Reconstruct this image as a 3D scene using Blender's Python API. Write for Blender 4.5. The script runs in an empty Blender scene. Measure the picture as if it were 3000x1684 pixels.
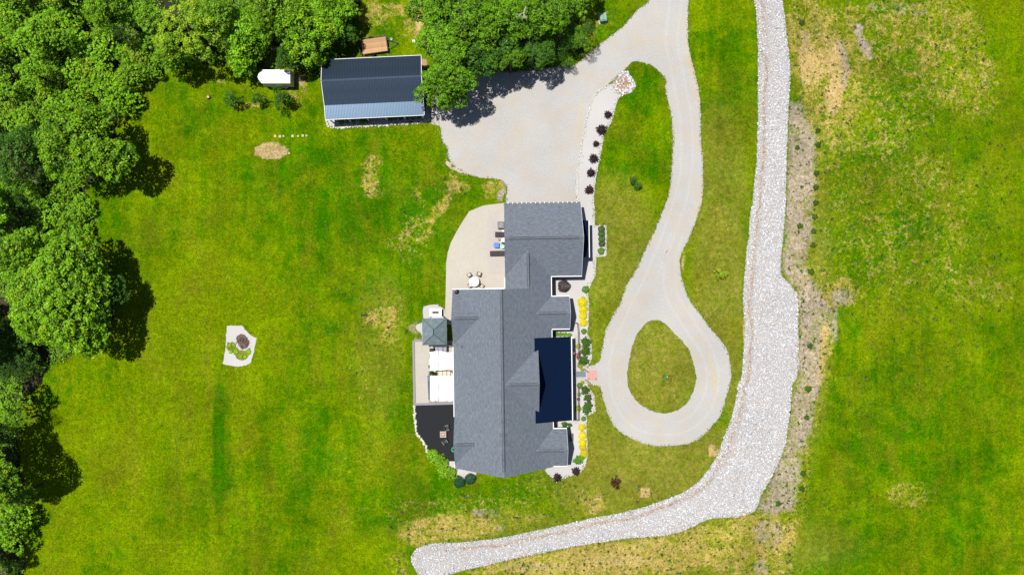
import bpy, math, random
import numpy as np
from mathutils import Vector, Matrix
from mathutils.geometry import tessellate_polygon

# ------------------------------------------------------------------ camera, world, sun
SC = bpy.context.scene
COL = SC.collection
H = 101.0                                     # flying height of the drone, metres
cam_d = bpy.data.cameras.new('camera'); cam = bpy.data.objects.new('camera', cam_d); COL.objects.link(cam)
cam.location = (0, 0, H); cam.rotation_euler = (0, 0, 0)
cam_d.sensor_width = 36.0; cam_d.lens = 36.0 * H / 150.0; cam_d.clip_end = 2000.0; cam_d.clip_start = 0.5
SC.camera = cam
SUN = Vector((-0.27, 0.17, 1.0)).normalized()
world = bpy.data.worlds.new('World'); SC.world = world; world.use_nodes = True
wn = world.node_tree; bg = wn.nodes['Background']
sky = wn.nodes.new('ShaderNodeTexSky'); sky.sky_type = 'NISHITA'; sky.sun_disc = False
sky.sun_elevation = math.asin(SUN.z); sky.sun_rotation = math.radians(360 - 57.8)
wn.links.new(sky.outputs[0], bg.inputs[0]); bg.inputs[1].default_value = 0.05
sd = bpy.data.lights.new('sun', 'SUN'); sd.energy = 5.0; sd.angle = math.radians(0.5); sd.color = (1.0, 0.955, 0.88)
sun = bpy.data.objects.new('sun', sd); COL.objects.link(sun)
sun.rotation_euler = (-SUN).to_track_quat('-Z', 'Y').to_euler(); sun.location = (-40, 30, 140)
SC.view_settings.view_transform = 'Standard'; SC.view_settings.look = 'None'
SC.view_settings.exposure = 0.08; SC.view_settings.gamma = 1.0; SC.view_settings.use_curve_mapping = False
SC.render.film_transparent = False
SC.cycles.max_bounces = 6; SC.cycles.diffuse_bounces = 1; SC.cycles.transparent_max_bounces = 8

# ------------------------------------------------------------------ helpers
def P(u, v, z=0.0):
    k = 0.05 * (1 - z / H)
    return ((u - 1500) * k, (842 - v) * k, z)
def PX(pts): return [P(u, v)[:2] for u, v in pts]
rng = np.random.default_rng(7)
R = random.Random(11)

def props(o, label=None, cat=None, group=None, kind=None):
    if label: o['label'] = label
    if cat: o['category'] = cat
    if group: o['group'] = group
    if kind: o['kind'] = kind
    return o
def empty(name, loc, label, cat, group=None, rz=0.0):
    o = bpy.data.objects.new(name, None); COL.objects.link(o)
    o.location = loc; o.rotation_euler = (0, 0, rz); o.empty_display_size = 0.3
    return props(o, label, cat, group)
def fast_mesh(name, V, F, tone=None, uv=None, smooth=False):
    V = np.asarray(V, dtype=np.float32).reshape(-1, 3); F = np.asarray(F, dtype=np.int32)
    me = bpy.data.meshes.new(name); n = F.shape[1]
    me.vertices.add(len(V)); me.vertices.foreach_set('co', V.ravel())
    me.loops.add(F.size); me.loops.foreach_set('vertex_index', F.ravel())
    me.polygons.add(len(F)); me.polygons.foreach_set('loop_start', np.arange(0, F.size, n, dtype=np.int32))
    me.polygons.foreach_set('loop_total', np.full(len(F), n, dtype=np.int32))
    me.update(calc_edges=True)
    if smooth: me.polygons.foreach_set('use_smooth', np.ones(len(F), dtype=bool))
    if tone is not None:
        a = me.color_attributes.new('tone', 'FLOAT_COLOR', 'POINT')
        t = np.asarray(tone, dtype=np.float32)
        if t.ndim == 1: t = np.stack([t, t, t, np.ones_like(t)], 1)
        a.data.foreach_set('color', t.ravel())
    return me
def pymesh(name, V, F, uvs=None):
    me = bpy.data.meshes.new(name); me.from_pydata([tuple(v) for v in V], [], [tuple(f) for f in F]); me.update()
    if uvs is not None:
        l = me.uv_layers.new(name='UVMap'); l.data.foreach_set('uv', np.asarray(uvs, dtype=np.float32).ravel())
    return me
def link(name, me, mat, parent=None, loc=None, rz=None, **kw):
    o = bpy.data.objects.new(name, me); COL.objects.link(o)
    if mat is not None and not me.materials: me.materials.append(mat)
    if parent is not None: o.parent = parent
    if loc is not None: o.location = loc
    if rz is not None: o.rotation_euler = (0, 0, rz)
    return props(o, **kw)

class MB:
    """collects boxes, tubes and prisms into one mesh"""
    def __init__(s): s.V = []; s.F = []
    def add(s, V, F):
        k = len(s.V); s.V += [tuple(v) for v in V]; s.F += [tuple(i + k for i in f) for f in F]; return s
    def box(s, x0, x1, y0, y1, z0, z1, rz=0, c=None):
        V = [(x, y, z) for z in (z0, z1) for x, y in ((x0, y0), (x1, y0), (x1, y1), (x0, y1))]
        if rz:
            cx, cy = c if c else ((x0 + x1) / 2, (y0 + y1) / 2); a, b = math.cos(rz), math.sin(rz)
            V = [(cx + (x - cx) * a - (y - cy) * b, cy + (x - cx) * b + (y - cy) * a, z) for x, y, z in V]
        return s.add(V, [(3, 2, 1, 0), (4, 5, 6, 7), (0, 1, 5, 4), (1, 2, 6, 5), (2, 3, 7, 6), (3, 0, 4, 7)])
    def hexa(s, b, t): return s.add(list(b) + list(t), [(3, 2, 1, 0), (4, 5, 6, 7), (0, 1, 5, 4), (1, 2, 6, 5), (2, 3, 7, 6), (3, 0, 4, 7)])
    def bar(s, a, b, w, h=None):
        a = Vector(a); b = Vector(b); h = h or w; d = (b - a).normalized()
        up = Vector((0, 0, 1)) if abs(d.z) < .95 else Vector((1, 0, 0))
        sx = d.cross(up).normalized() * w / 2; sy = sx.cross(d).normalized() * h / 2
        return s.hexa([a - sx - sy, a + sx - sy, a + sx + sy, a - sx + sy], [b - sx - sy, b + sx - sy, b + sx + sy, b - sx + sy])
    def tube(s, pts, rad, n=8, cap=True):
        pts = [Vector(p) for p in pts]; V = []; F = []
        if not hasattr(rad, '__len__'): rad = [rad] * len(pts)
        for i, p in enumerate(pts):
            d = (pts[min(i + 1, len(pts) - 1)] - pts[max(i - 1, 0)]).normalized()
            up = Vector((0, 0, 1)) if abs(d.z) < .9 else Vector((1, 0, 0))
            a = d.cross(up).normalized(); b = a.cross(d)
            V += [p + (a * math.cos(t * 2 * math.pi / n) + b * math.sin(t * 2 * math.pi / n)) * rad[i] for t in range(n)]
        for i in range(len(pts) - 1):
            for t in range(n): F.append((i * n + t, i * n + (t + 1) % n, (i + 1) * n + (t + 1) % n, (i + 1) * n + t))
        if cap: F.append(tuple(range(n))[::-1]); F.append(tuple(range((len(pts) - 1) * n, len(pts) * n)))
        return s.add(V, F)
    def ring(s, c, r, z0, z1, t=.04, n=28):
        V = []; F = []
        for k in range(n):
            a = 2 * math.pi * k / n; ca, sa = math.cos(a), math.sin(a)
            V += [(c[0] + ca * (r - t), c[1] + sa * (r - t), z0), (c[0] + ca * r, c[1] + sa * r, z0), (c[0] + ca * r, c[1] + sa * r, z1), (c[0] + ca * (r - t), c[1] + sa * (r - t), z1)]
            j = (k + 1) % n
            for q in range(4): F.append((k * 4 + q, j * 4 + q, j * 4 + (q + 1) % 4, k * 4 + (q + 1) % 4))
        return s.add(V, F)
    def prof(s, pts, z0, z1):
        """prism of a plan outline"""
        n = len(pts); V = [(x, y, z0) for x, y in pts] + [(x, y, z1) for x, y in pts]
        F = [tuple(range(n))[::-1], tuple(range(n, 2 * n))] + [(i, (i + 1) % n, n + (i + 1) % n, n + i) for i in range(n)]
        return s.add(V, F)
    def lathe(s, prof, c=(0, 0), n=20):
        V = []; F = []
        for r, z in prof: V += [(c[0] + r * math.cos(2 * math.pi * k / n), c[1] + r * math.sin(2 * math.pi * k / n), z) for k in range(n)]
        for i in range(len(prof) - 1):
            for k in range(n): F.append((i * n + k, i * n + (k + 1) % n, (i + 1) * n + (k + 1) % n, (i + 1) * n + k))
        F.append(tuple(range(n))[::-1]); F.append(tuple(range((len(prof) - 1) * n, len(prof) * n)))
        return s.add(V, F)
    def mesh(s, name='m'): return pymesh(name, s.V, s.F)
    def build(s, name, mat, parent=None, **kw): return link(name, s.mesh(name), mat, parent, **kw)

def densify(pts, step):
    out = []
    for i in range(len(pts)):
        a = np.array(pts[i]); b = np.array(pts[(i + 1) % len(pts)]); n = max(1, int(np.hypot(*(b - a)) / step))
        for k in range(n): out.append(a + (b - a) * k / n)
    return np.array(out)
def smooth_closed(pts, it=1):
    p = np.array(pts, dtype=float)
    for _ in range(it):
        q = np.roll(p, -1, 0); p = np.stack([.75 * p + .25 * q, .25 * p + .75 * q], 1).reshape(-1, 2)
    return p
def ragged(pts, step=.35, amp=.10, smooth=1, seed=3):
    p = smooth_closed(pts, smooth) if smooth else np.array(pts, float)
    p = densify(p, step); n = len(p); r = np.random.default_rng(seed)
    t = np.roll(p, -1, 0) - np.roll(p, 1, 0); nn = np.stack([-t[:, 1], t[:, 0]], 1); nn /= np.hypot(nn[:, 0], nn[:, 1])[:, None] + 1e-9
    w = r.normal(size=n); w2 = r.normal(size=n); k = np.ones(9) / 9
    w2 = np.convolve(np.r_[w2[-4:], w2, w2[:4]], k, 'valid') * 2.2
    return p + nn * ((w * .5 + w2) * amp)[:, None]
def sheet(name, outline, z, mat, holes=(), thick=0.0, parent=None, **kw):
    loops = [[Vector((x, y, z)) for x, y in outline]] + [[Vector((x, y, z)) for x, y in h] for h in holes]
    tris = tessellate_polygon(loops); V = [v for l in loops for v in l]; F = []
    for a, b, c in tris:
        n = (V[b] - V[a]).cross(V[c] - V[a]).z
        F.append((a, b, c) if n > 0 else (a, c, b))
    if thick:
        k = len(V)
        o = len(loops[0]); area = sum(V[i].x * V[(i + 1) % o].y - V[(i + 1) % o].x * V[i].y for i in range(o))
        V = V + [v - Vector((0, 0, thick)) for v in V[:o]]
        for i in range(o):
            j = (i + 1) % o
            F.append((k + i, k + j, j, i) if area > 0 else (i, j, k + j, k + i))
    return link(name, pymesh(name, V, F), mat, parent, **kw)
def inside(pts, poly):
    x, y = pts[:, 0], pts[:, 1]; c = np.zeros(len(pts), bool); p = np.array(poly); n = len(p)
    for i in range(n):
        x0, y0 = p[i]; x1, y1 = p[(i + 1) % n]
        if y0 == y1: continue
        m = ((y0 > y) != (y1 > y)) & (x < (x1 - x0) * (y - y0) / (y1 - y0) + x0); c ^= m
    return c
def edge_dist(pts, poly, closed=True):
    p = np.array(poly); n = len(p); d = np.full(len(pts), 1e9)
    for i in range(n if closed else n - 1):
        a = p[i]; b = p[(i + 1) % n]; ab = b - a; t = np.clip(((pts - a) @ ab) / (ab @ ab + 1e-9), 0, 1)
        d = np.minimum(d, np.hypot(*(pts - (a + t[:, None] * ab)).T))
    return d
def scatter(poly, dens, seed=0):
    p = np.array(poly); r = np.random.default_rng(seed); lo = p.min(0); hi = p.max(0)
    n = int((hi - lo).prod() * dens); q = lo + r.random((n, 2)) * (hi - lo)
    return q[inside(q, poly)]

# ------------------------------------------------------------------ materials
class N:
    def __init__(s, name):
        s.m = bpy.data.materials.new(name); s.m.use_nodes = True; s.t = s.m.node_tree; s.b = s.t.nodes['Principled BSDF']
        s.out = s.t.nodes['Material Output']; s.b.inputs['Roughness'].default_value = .8
        s.b.inputs['Specular IOR Level'].default_value = .25
    def n(s, ty, **kw):
        x = s.t.nodes.new('ShaderNode' + ty)
        for k, v in kw.items():
            if k[0] == '_': x.inputs[k[1:]].default_value = v
            else: setattr(x, k, v)
        return x
    def l(s, a, b): s.t.links.new(a, b)
    def coord(s, which='Object'): return s.n('TexCoord').outputs[which]
    def map(s, vec, scale=(1, 1, 1), rot=0):
        m = s.n('Mapping'); s.l(vec, m.inputs[0]); m.inputs['Scale'].default_value = scale; m.inputs['Rotation'].default_value = (0, 0, rot); return m.outputs[0]
    def noise(s, vec, scale, detail=4, rough=.55, dist=0.0):
        x = s.n('TexNoise', _Scale=scale, _Detail=detail, _Roughness=rough, _Distortion=dist); s.l(vec, x.inputs['Vector']); return x.outputs[0]
    def rangev(s, v, a, b, c=0.0, d=1.0, smooth=False):
        x = s.n('MapRange'); x.interpolation_type = 'SMOOTHSTEP' if smooth else 'LINEAR'
        s.l(v, x.inputs[0])
        for i, q in enumerate((a, b, c, d)): x.inputs[i + 1].default_value = q
        return x.outputs[0]
    def mix(s, f, a, b, mode='MIX'):
        x = s.n('Mix', data_type='RGBA', blend_type=mode)
        for sock, q in ((x.inputs['Factor'], f), (x.inputs['A'], a), (x.inputs['B'], b)):
            pass
        fi, ai, bi = x.inputs[0], x.inputs[6], x.inputs[7]
        for sock, q in ((fi, f), (ai, a), (bi, b)):
            if isinstance(q, (int, float)): sock.default_value = q if sock is fi else (q, q, q, 1)
            elif isinstance(q, tuple): sock.default_value = q + (1,) if len(q) == 3 else q
            else: s.l(q, sock)
        return x.outputs[2]
    def math(s, op, a, b=0.0, c=None):
        x = s.n('Math', operation=op)
        for i, q in enumerate((a, b) if c is None else (a, b, c)):
            if isinstance(q, (int, float)): x.inputs[i].default_value = q
            else: s.l(q, x.inputs[i])
        return x.outputs[0]
    def base(s, c): 
        if isinstance(c, tuple): s.b.inputs['Base Color'].default_value = c + (1,)
        else: s.l(c, s.b.inputs['Base Color'])
        return s
    def bump(s, h, strength=.5, dist=.05):
        x = s.n('Bump', _Strength=strength, _Distance=dist); s.l(h, x.inputs['Height']); s.l(x.outputs[0], s.b.inputs['Normal']); return s
    def set(s, **kw):
        for k, v in kw.items(): s.b.inputs[k.replace('_', ' ')].default_value = v
        return s

def plain(name, c, rough=.7, metal=0.0, spec=.3, var=.12, scale=6.0):
    m = N(name); v = m.noise(m.coord(), scale, 4)
    m.base(m.mix(m.rangev(v, .3, .7), tuple(x * (1 - var) for x in c), tuple(min(1, x * (1 + var)) for x in c)))
    m.set(Roughness=rough, Metallic=metal, Specular_IOR_Level=spec); return m.m

# ---- the lawn and field
m = N('lawn'); co = m.coord(); at = m.n('Attribute', attribute_name='tone'); sep = m.n('SeparateColor'); m.l(at.outputs['Color'], sep.inputs[0])
lush, dry, soil = sep.outputs[0], sep.outputs[1], sep.outputs[2]; pale = at.outputs['Alpha']
big = m.noise(co, .085, 6, .62, .8); mid = m.noise(co, .45, 6, .62, .3); fine = m.noise(co, 3.2, 7, .72); streak = m.noise(m.map(co, (1.1, .07, 1)), .9, 4, .6)
f = m.math('ADD', lush, m.math('MULTIPLY', m.math('SUBTRACT', mid, .5), 2.3)); f = m.math('ADD', f, m.math('MULTIPLY', m.math('SUBTRACT', big, .5), 2.3))
f = m.math('ADD', f, m.math('MULTIPLY', m.math('SUBTRACT', streak, .5), 1.2)); f = m.math('ADD', f, m.math('MULTIPLY', m.math('SUBTRACT', fine, .5), 2.4))
f = m.rangev(f, 0, 1)
c = m.mix(f, (.160, .240, .001), (.036, .152, .000))
c = m.mix(pale, c, m.mix(m.rangev(m.noise(co, .9, 6, .7), .36, .64), (.27, .245, .045), (.155, .20, .010)))
warm = m.noise(m.map(co, (1, .5, 1)), .2, 7, .7, .6); c = m.mix(m.rangev(warm, .48, .66, 0, .5), c, (.17, .165, .008))
# dry, straw coloured flecks
tex = m.math('MULTIPLY_ADD', m.noise(co, .55, 8, .72, .8), .5, m.math('MULTIPLY', m.noise(co, 2.0, 8, .8, .5), .5))
fl = m.rangev(m.math('ADD', m.noise(co, 1.7, 8, .8, .5), m.math('MULTIPLY', dry, .24)), .66, .74); c = m.mix(m.math('MULTIPLY', fl, .7), c, (.33, .33, .012))
d1 = m.rangev(m.math('ADD', tex, m.math('MULTIPLY', dry, .27)), .68, .75); straw = m.mix(m.rangev(m.noise(co, 1.8, 6, .7), .3, .7), (.40, .29, .055), (.50, .38, .14))
c = m.mix(m.math('MULTIPLY', d1, .85), c, straw)
tex2 = m.math('MULTIPLY_ADD', m.noise(m.map(co, (1, .75, 1)), .5, 8, .75, .8), .5, m.math('MULTIPLY', m.noise(co, 2.2, 8, .8, .5), .5))
s1 = m.rangev(m.math('ADD', tex2, m.math('MULTIPLY', soil, .31)), .67, .80); gold = m.n('Attribute', attribute_name='gold'); earth = m.mix(m.rangev(m.math('ADD', gold.outputs['Fac'], m.math('MULTIPLY', m.math('SUBTRACT', m.noise(m.map(co, (1, .25, 1)), 1.2, 6, .7), .5), 1.1)), .25, .95), (.43, .345, .275), (.56, .40, .16)); earth = m.mix(1.0, earth, m.rangev(m.noise(co, 3.0, 8, .8), .3, .7, .72, 1.2), 'MULTIPLY')
c = m.mix(m.math('MULTIPLY', s1, .92), c, earth)
c = m.mix(1.0, c, m.rangev(m.noise(m.map(co, (1, .8, 1)), .13, 6, .68, .5), .34, .66, .76, 1.16), 'MULTIPLY')
# blades and gaps: fine light and dark of the sward itself
v1 = m.noise(co, 3.6, 9, .85); sp = m.rangev(v1, .30, .70, .30, 1.75); c = m.mix(1.0, c, sp, 'MULTIPLY')
v2 = m.rangev(m.noise(co, 1.6, 6, .75, .6), .33, .66, .64, 1.36); c = m.mix(1.0, c, v2, 'MULTIPLY')
m.base(c); m.bump(m.math('ADD', v1, m.math('MULTIPLY', fine, 1.2)), 1.0, .14); m.set(Roughness=1.0, Specular_IOR_Level=.0)
M_LAWN = m.m

def gravel(name, c1, c2, c3, sc=7.0, bump=.6, stain=.35):
    m = N(name); co = m.coord(); a = m.noise(co, sc, 6, .75); b = m.noise(co, .35, 6, .65, .4); d = m.noise(co, .12, 4, .6)
    c = m.mix(m.rangev(a, .32, .68), c1, c2); c = m.mix(m.rangev(b, .45, .75, 0, stain), c, c3); c = m.mix(1.0, c, m.rangev(d, .3, .7, .93, 1.07), 'MULTIPLY')
    sp = m.rangev(m.noise(co, 2.3, 4, .6), .70, .75, 0, .55); c = m.mix(sp, c, tuple(x * .45 for x in c1))
    m.base(c); m.bump(a, bump, .03); m.set(Roughness=.92, Specular_IOR_Level=.15); return m.m
M_GRAVEL = gravel('driveway_gravel', (.36, .355, .355), (.485, .475, .465), (.46, .395, .31), 5.0, .8, .75)
M_BED = gravel('bed_gravel', (.43, .42, .42), (.53, .52, .52), (.47, .44, .42), 9, .5, .3)
M_CREAM = gravel('cream_concrete', (.435, .41, .36), (.495, .465, .41), (.45, .40, .32), 2.2, .05, .5)
M_PAD = gravel('grey_concrete', (.43, .40, .375), (.47, .44, .41), (.40, .37, .34), 2.5, .05, .5)
M_DITCH = gravel('ditch_bed', (.30, .29, .29), (.46, .44, .44), (.42, .29, .18), 6, .8, .45)
M_ASH = gravel('ash', (.10, .07, .06), (.22, .16, .14), (.06, .04, .04), 6, .8, .4)
M_CLAY = gravel('clay_soil', (.30, .20, .13), (.42, .28, .17), (.42, .36, .30), 6, .8, .4)
m = N('mulch'); co = m.coord(); a = m.noise(co, 9, 6, .8); m.base(m.mix(m.rangev(a, .3, .75), (.006, .007, .009), (.026, .028, .034))); m.bump(a, 1, .05); M_MULCH = m.m
m = N('forest_floor'); co = m.coord(); a = m.noise(co, 2.0, 8, .8); b_ = m.noise(co, .4, 5, .7)
m.base(m.mix(m.rangev(b_, .4, .62), m.mix(a, (.012, .018, .006), (.03, .035, .012)), m.mix(a, (.05, .05, .015), (.09, .07, .04)))); m.bump(a, 1, .15); M_FLOOR = m.m

# ---- roofing
def shingle_mat(name, ca, cb):
    m = N(name); uv = m.coord('UV')
    br = m.n('TexBrick', offset=.5, _Scale=1.0); m.l(uv, br.inputs['Vector'])
    for k, v in (('Mortar Size', .018), ('Mortar Smooth', .3), ('Bias', 0.0), ('Brick Width', .32), ('Row Height', .21)): br.inputs[k].default_value = v
    br.inputs['Color1'].default_value = tuple(x * .92 for x in ca) + (1,); br.inputs['Color2'].default_value = tuple(x * 1.06 for x in cb) + (1,)
    br.inputs['Mortar'].default_value = tuple(x * .62 for x in ca) + (1,)  # dark joints put the shadow line of each shingle course into the colour
    g = m.noise(m.map(uv, (1.6, 6.0, 1)), 1.0, 7, .8); w = m.noise(uv, .35, 5, .65)
    c = m.mix(1.0, br.outputs[0], m.rangev(g, .3, .7, .52, 1.5), 'MULTIPLY'); c = m.mix(m.rangev(w, .35, .7, 0, .35), c, (.165, .178, .215))
    m.base(c); m.bump(g, .4, .02); m.set(Roughness=.85, Specular_IOR_Level=.2); return m.m
M_SHING = shingle_mat('roof_shingles', (.142, .172, .215), (.166, .194, .234))
M_SHING2 = shingle_mat('hut_shingles', (.15, .215, .24), (.18, .235, .255))
m = N('navy_metal_roof'); co = m.coord(); a = m.noise(co, .6, 5, .6); m.base(m.mix(a, (.042, .068, .105), (.052, .082, .125)))
m.set(Roughness=.3, Specular_IOR_Level=.6, Metallic=.8); m.l(m.rangev(a, .3, .7, .34, .42), m.b.inputs['Roughness']); M_NAVY = m.m
m = N('dark_navy_porch'); co = m.coord(); a = m.noise(co, .6, 5, .6); m.base(m.mix(a, (.002, .008, .03), (.003, .011, .038))); m.set(Roughness=.6, Specular_IOR_Level=.08); M_PORCH = m.m
M_TRIM = plain('white_trim', (.80, .80, .80), .5, var=.04)
M_SIDING = plain('white_siding', (.66, .66, .66), .7, var=.05)
M_SIDE2 = plain('grey_siding', (.25, .27, .29), .7)
M_GLASS = plain('window_glass', (.02, .03, .04), .08, spec=.8)
M_DOOR = plain('door_paint', (.70, .70, .68), .5)
M_DARKMETAL = plain('black_metal', (.018, .018, .02), .45)
M_GREYM = plain('grey_metal', (.17, .175, .185), .6, .0)
M_STEEL = plain('light_steel', (.42, .43, .45), .5, .3)
M_RUBBER = plain('rubber', (.015, .013, .014), .85)
M_WHITE = plain('white_paint', (.82, .82, .82), .35, spec=.5, var=.02)
M_SAIL = plain('white_canvas', (.86, .86, .85), .8, var=.02)
M_CREAMSIDE = plain('cream_side', (.62, .57, .48), .5)
m = N('deck_plank_wood'); co = m.coord(); a = m.noise(m.map(co, (.7, 9, 1)), 1.6, 6, .7); oi = m.n('ObjectInfo')
c = m.mix(m.rangev(a, .3, .7), (.44, .25, .12), (.60, .38, .20)); c = m.mix(1.0, c, m.rangev(oi.outputs['Random'], 0, 1, .8, 1.15), 'MULTIPLY'); m.base(c); m.bump(a, .3, .01); M_PLANK = m.m
M_WOOD = plain('weathered_wood', (.30, .20, .12), .8)
M_BARK = plain('bark', (.07, .055, .042), .95, var=.35, scale=9)
M_PALEBARK = plain('pale_dead_wood', (.38, .35, .31), .9, var=.2)
M_BLUE = plain('blue_plastic', (.008, .10, .50), .35, spec=.5)
M_MINT = plain('mint_plastic', (.30, .68, .50), .4)
M_GREENP = plain('green_plastic', (.04, .36, .13), .4)
M_DKGREEN = plain('dark_green_plastic', (.005, .05, .035), .5)
M_UTIL = plain('utility_green', (.13, .24, .19), .5)
M_GREYCUSH = plain('charcoal_sling', (.045, .042, .05), .8)
M_LILAC = plain('lilac_grey_fabric', (.32, .32, .42), .8)
M_SLATE = plain('slate_boards', (.16, .21, .25), .7)
M_BLOCK = plain('grey_block', (.27, .27, .30), .85, var=.2)
M_BRICK = [plain('pink_paver', (.56, .30, .26), .8, var=.15), plain('dull_paver', (.36, .23, .20), .8, var=.15)]
M_TERRA = plain('terracotta', (.36, .22, .14), .8)
M_STONE_PALE = plain('pale_paver', (.52, .44, .24), .8)
M_TRUNKTOP = plain('cut_wood', (.55, .38, .22), .8)
M_FIRETOP = plain('pinkish_stone', (.42, .31, .27), .7)
M_GRILLE = plain('grille_metal', (.09, .09, .08), .6)

def stone_mat(name, a, b, dark=.5):
    m = N(name); at = m.n('Attribute', attribute_name='tone'); s = m.n('SeparateColor'); m.l(at.outputs[0], s.inputs[0])
    c = m.mix(s.outputs[0], a, b); c = m.mix(s.outputs[1], c, (.38, .27, .17)); g = m.noise(m.coord(), 12, 4, .6)
    c = m.mix(1.0, c, m.rangev(g, .3, .7, .85, 1.12), 'MULTIPLY'); m.base(c); m.set(Roughness=.85); return m.m
M_RIPRAP = stone_mat('riprap_stone', (.28, .285, .31), (.76, .77, .80))
M_EDGE = stone_mat('edging_stone', (.42, .40, .36), (.72, .70, .64))

# ---- foliage: tone.r picks dark or light leaf, tone.g turns it to another hue
def leaf_mat(name, dark, light, alt, trans=.16, rough=.5, spec=.25):
    m = N(name); at = m.n('Attribute', attribute_name='tone'); s = m.n('SeparateColor'); m.l(at.outputs[0], s.inputs[0]); oi = m.n('ObjectInfo')
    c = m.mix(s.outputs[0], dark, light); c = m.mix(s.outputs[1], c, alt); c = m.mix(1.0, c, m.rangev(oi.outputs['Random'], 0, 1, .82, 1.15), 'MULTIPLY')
    m.base(c); m.set(Roughness=rough, Specular_IOR_Level=spec)
    tr = m.n('BsdfTranslucent'); m.l(m.mix(1.0, c, (1.0, 1.0, .5), 'MULTIPLY'), tr.inputs[0]); mx = m.n('MixShader'); mx.inputs[0].default_value = trans
    m.l(m.b.outputs[0], mx.inputs[1]); m.l(tr.outputs[0], mx.inputs[2]); m.l(mx.outputs[0], m.out.inputs[0]); return m.m
L_GREEN = leaf_mat('leaf_green', (.020, .085, .001), (.23, .50, .006), (.38, .52, .010))
L_MID = leaf_mat('leaf_mid', (.014, .062, .001), (.185, .44, .006), (.24, .38, .012))
L_BRIGHT = leaf_mat('leaf_bright', (.05, .19, .002), (.30, .66, .012), (.38, .48, .015))
L_LIME = leaf_mat('leaf_lime', (.07, .20, .003), (.42, .66, .02), (.48, .58, .03))
L_DARK = leaf_mat('leaf_dark', (.012, .05, .003), (.07, .20, .010), (.12, .24, .012))  # dark foliage; on the shaded woodland trees the shade is put into this colour
L_PURPLE = leaf_mat('leaf_purple', (.010, .004, .008), (.045, .018, .028), (.07, .03, .03), .15)
L_BROWN = leaf_mat('leaf_brown_purple', (.02, .012, .010), (.075, .05, .045), (.05, .035, .03), .15)
L_YELLOW = leaf_mat('leaf_yellow', (.72, .62, .0), (.98, .86, .0), (.70, .64, .01), .3)
L_ROUND = leaf_mat('leaf_box', (.03, .14, .004), (.14, .36, .01), (.20, .40, .01))
L_YG = leaf_mat('leaf_yellow_green', (.12, .22, .006), (.38, .50, .02), (.45, .50, .03))
L_JUN = leaf_mat('leaf_juniper', (.018, .055, .004), (.075, .18, .010), (.12, .19, .02))
L_BLUEG = leaf_mat('leaf_blue_green', (.006, .035, .015), (.025, .11, .05), (.03, .09, .03))
L_RED = leaf_mat('leaf_red', (.16, .03, .03), (.38, .12, .09), (.30, .08, .06), .2)
L_TUFT = leaf_mat('grass_blades', (.03, .10, .003), (.20, .27, .01), (.34, .30, .08), .15, 1.0, .0)
L_WEED = leaf_mat('weed_leaves', (.02, .05, .008), (.09, .20, .01), (.10, .06, .03), .2)
# ================================================================== GROUND
def S(*a): return np.array(a)
FOREST_PX = [(-160, -160), (1075, -160), (1045, 10), (1035, 60), (1030, 110), (985, 180), (960, 225), (905, 215), (860, 200), (780, 195), (735, 200), (700, 188), (660, 180), (590, 182), (520, 190), (455, 205), (410, 225), (385, 270), (345, 325), (335, 390), (330, 470), (290, 520),
             (240, 530), (255, 600), (285, 640), (262, 690), (235, 735), (290, 760), (320, 830), (330, 930), (290, 1000), (215, 1035), (140, 1070), (125, 1110), (100, 1150), (60, 1200), (50, 1260), (60, 1400), (70, 1500), (60, 1560), (85, 1600), (60, 1700), (40, 1800), (-160, 1800)]
FOREST2_PX = [(1190, -160), (1230, 20), (1260, 70), (1265, 140), (1285, 200), (1250, 300), (1262, 320), (1330, 300), (1360, 245), (1420, 205), (1480, 205), (1560, 200), (1640, 190), (1700, 180), (1720, 150), (1700, 80), (1690, 20), (1740, -60), (1760, -160)]
xs = np.concatenate([[-420, -300, -200, -140, -100], np.arange(-84, 84.01, .5), [100, 140, 200, 300, 420]])
ys = np.concatenate([[-420, -300, -200, -120, -70], np.arange(-50, 50.01, .5), [70, 120, 200, 300, 420]])
gx, gy = np.meshgrid(xs, ys); gp = np.stack([gx.ravel(), gy.ravel()], 1); gu = gp[:, 0] * 20 + 1500; gv = 842 - gp[:, 1] * 20
A = {'L': np.full(len(gp), .30), 'D': np.zeros(len(gp)), 'S': np.zeros(len(gp)), 'P': np.zeros(len(gp)), 'G': np.zeros(len(gp))}
def blob(ch, u, v, ru, rv, amt, rot=0, hard=1.0):
    if ch == 'D': ru, rv, amt = ru * 1.22, rv * 1.22, amt * .94
    a = math.radians(rot); du = gu - u; dv = gv - v; x = du * math.cos(a) + dv * math.sin(a); y = -du * math.sin(a) + dv * math.cos(a)
    r = np.sqrt((x / ru) ** 2 + (y / rv) ** 2); w = np.clip((1.35 - r) / (.7 / hard), 0, 1); w = w * w * (3 - 2 * w)
    if amt >= 0 and ch != 'L': A[ch] = np.maximum(A[ch], w * amt)
    else: A[ch] = A[ch] + w * amt
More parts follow.
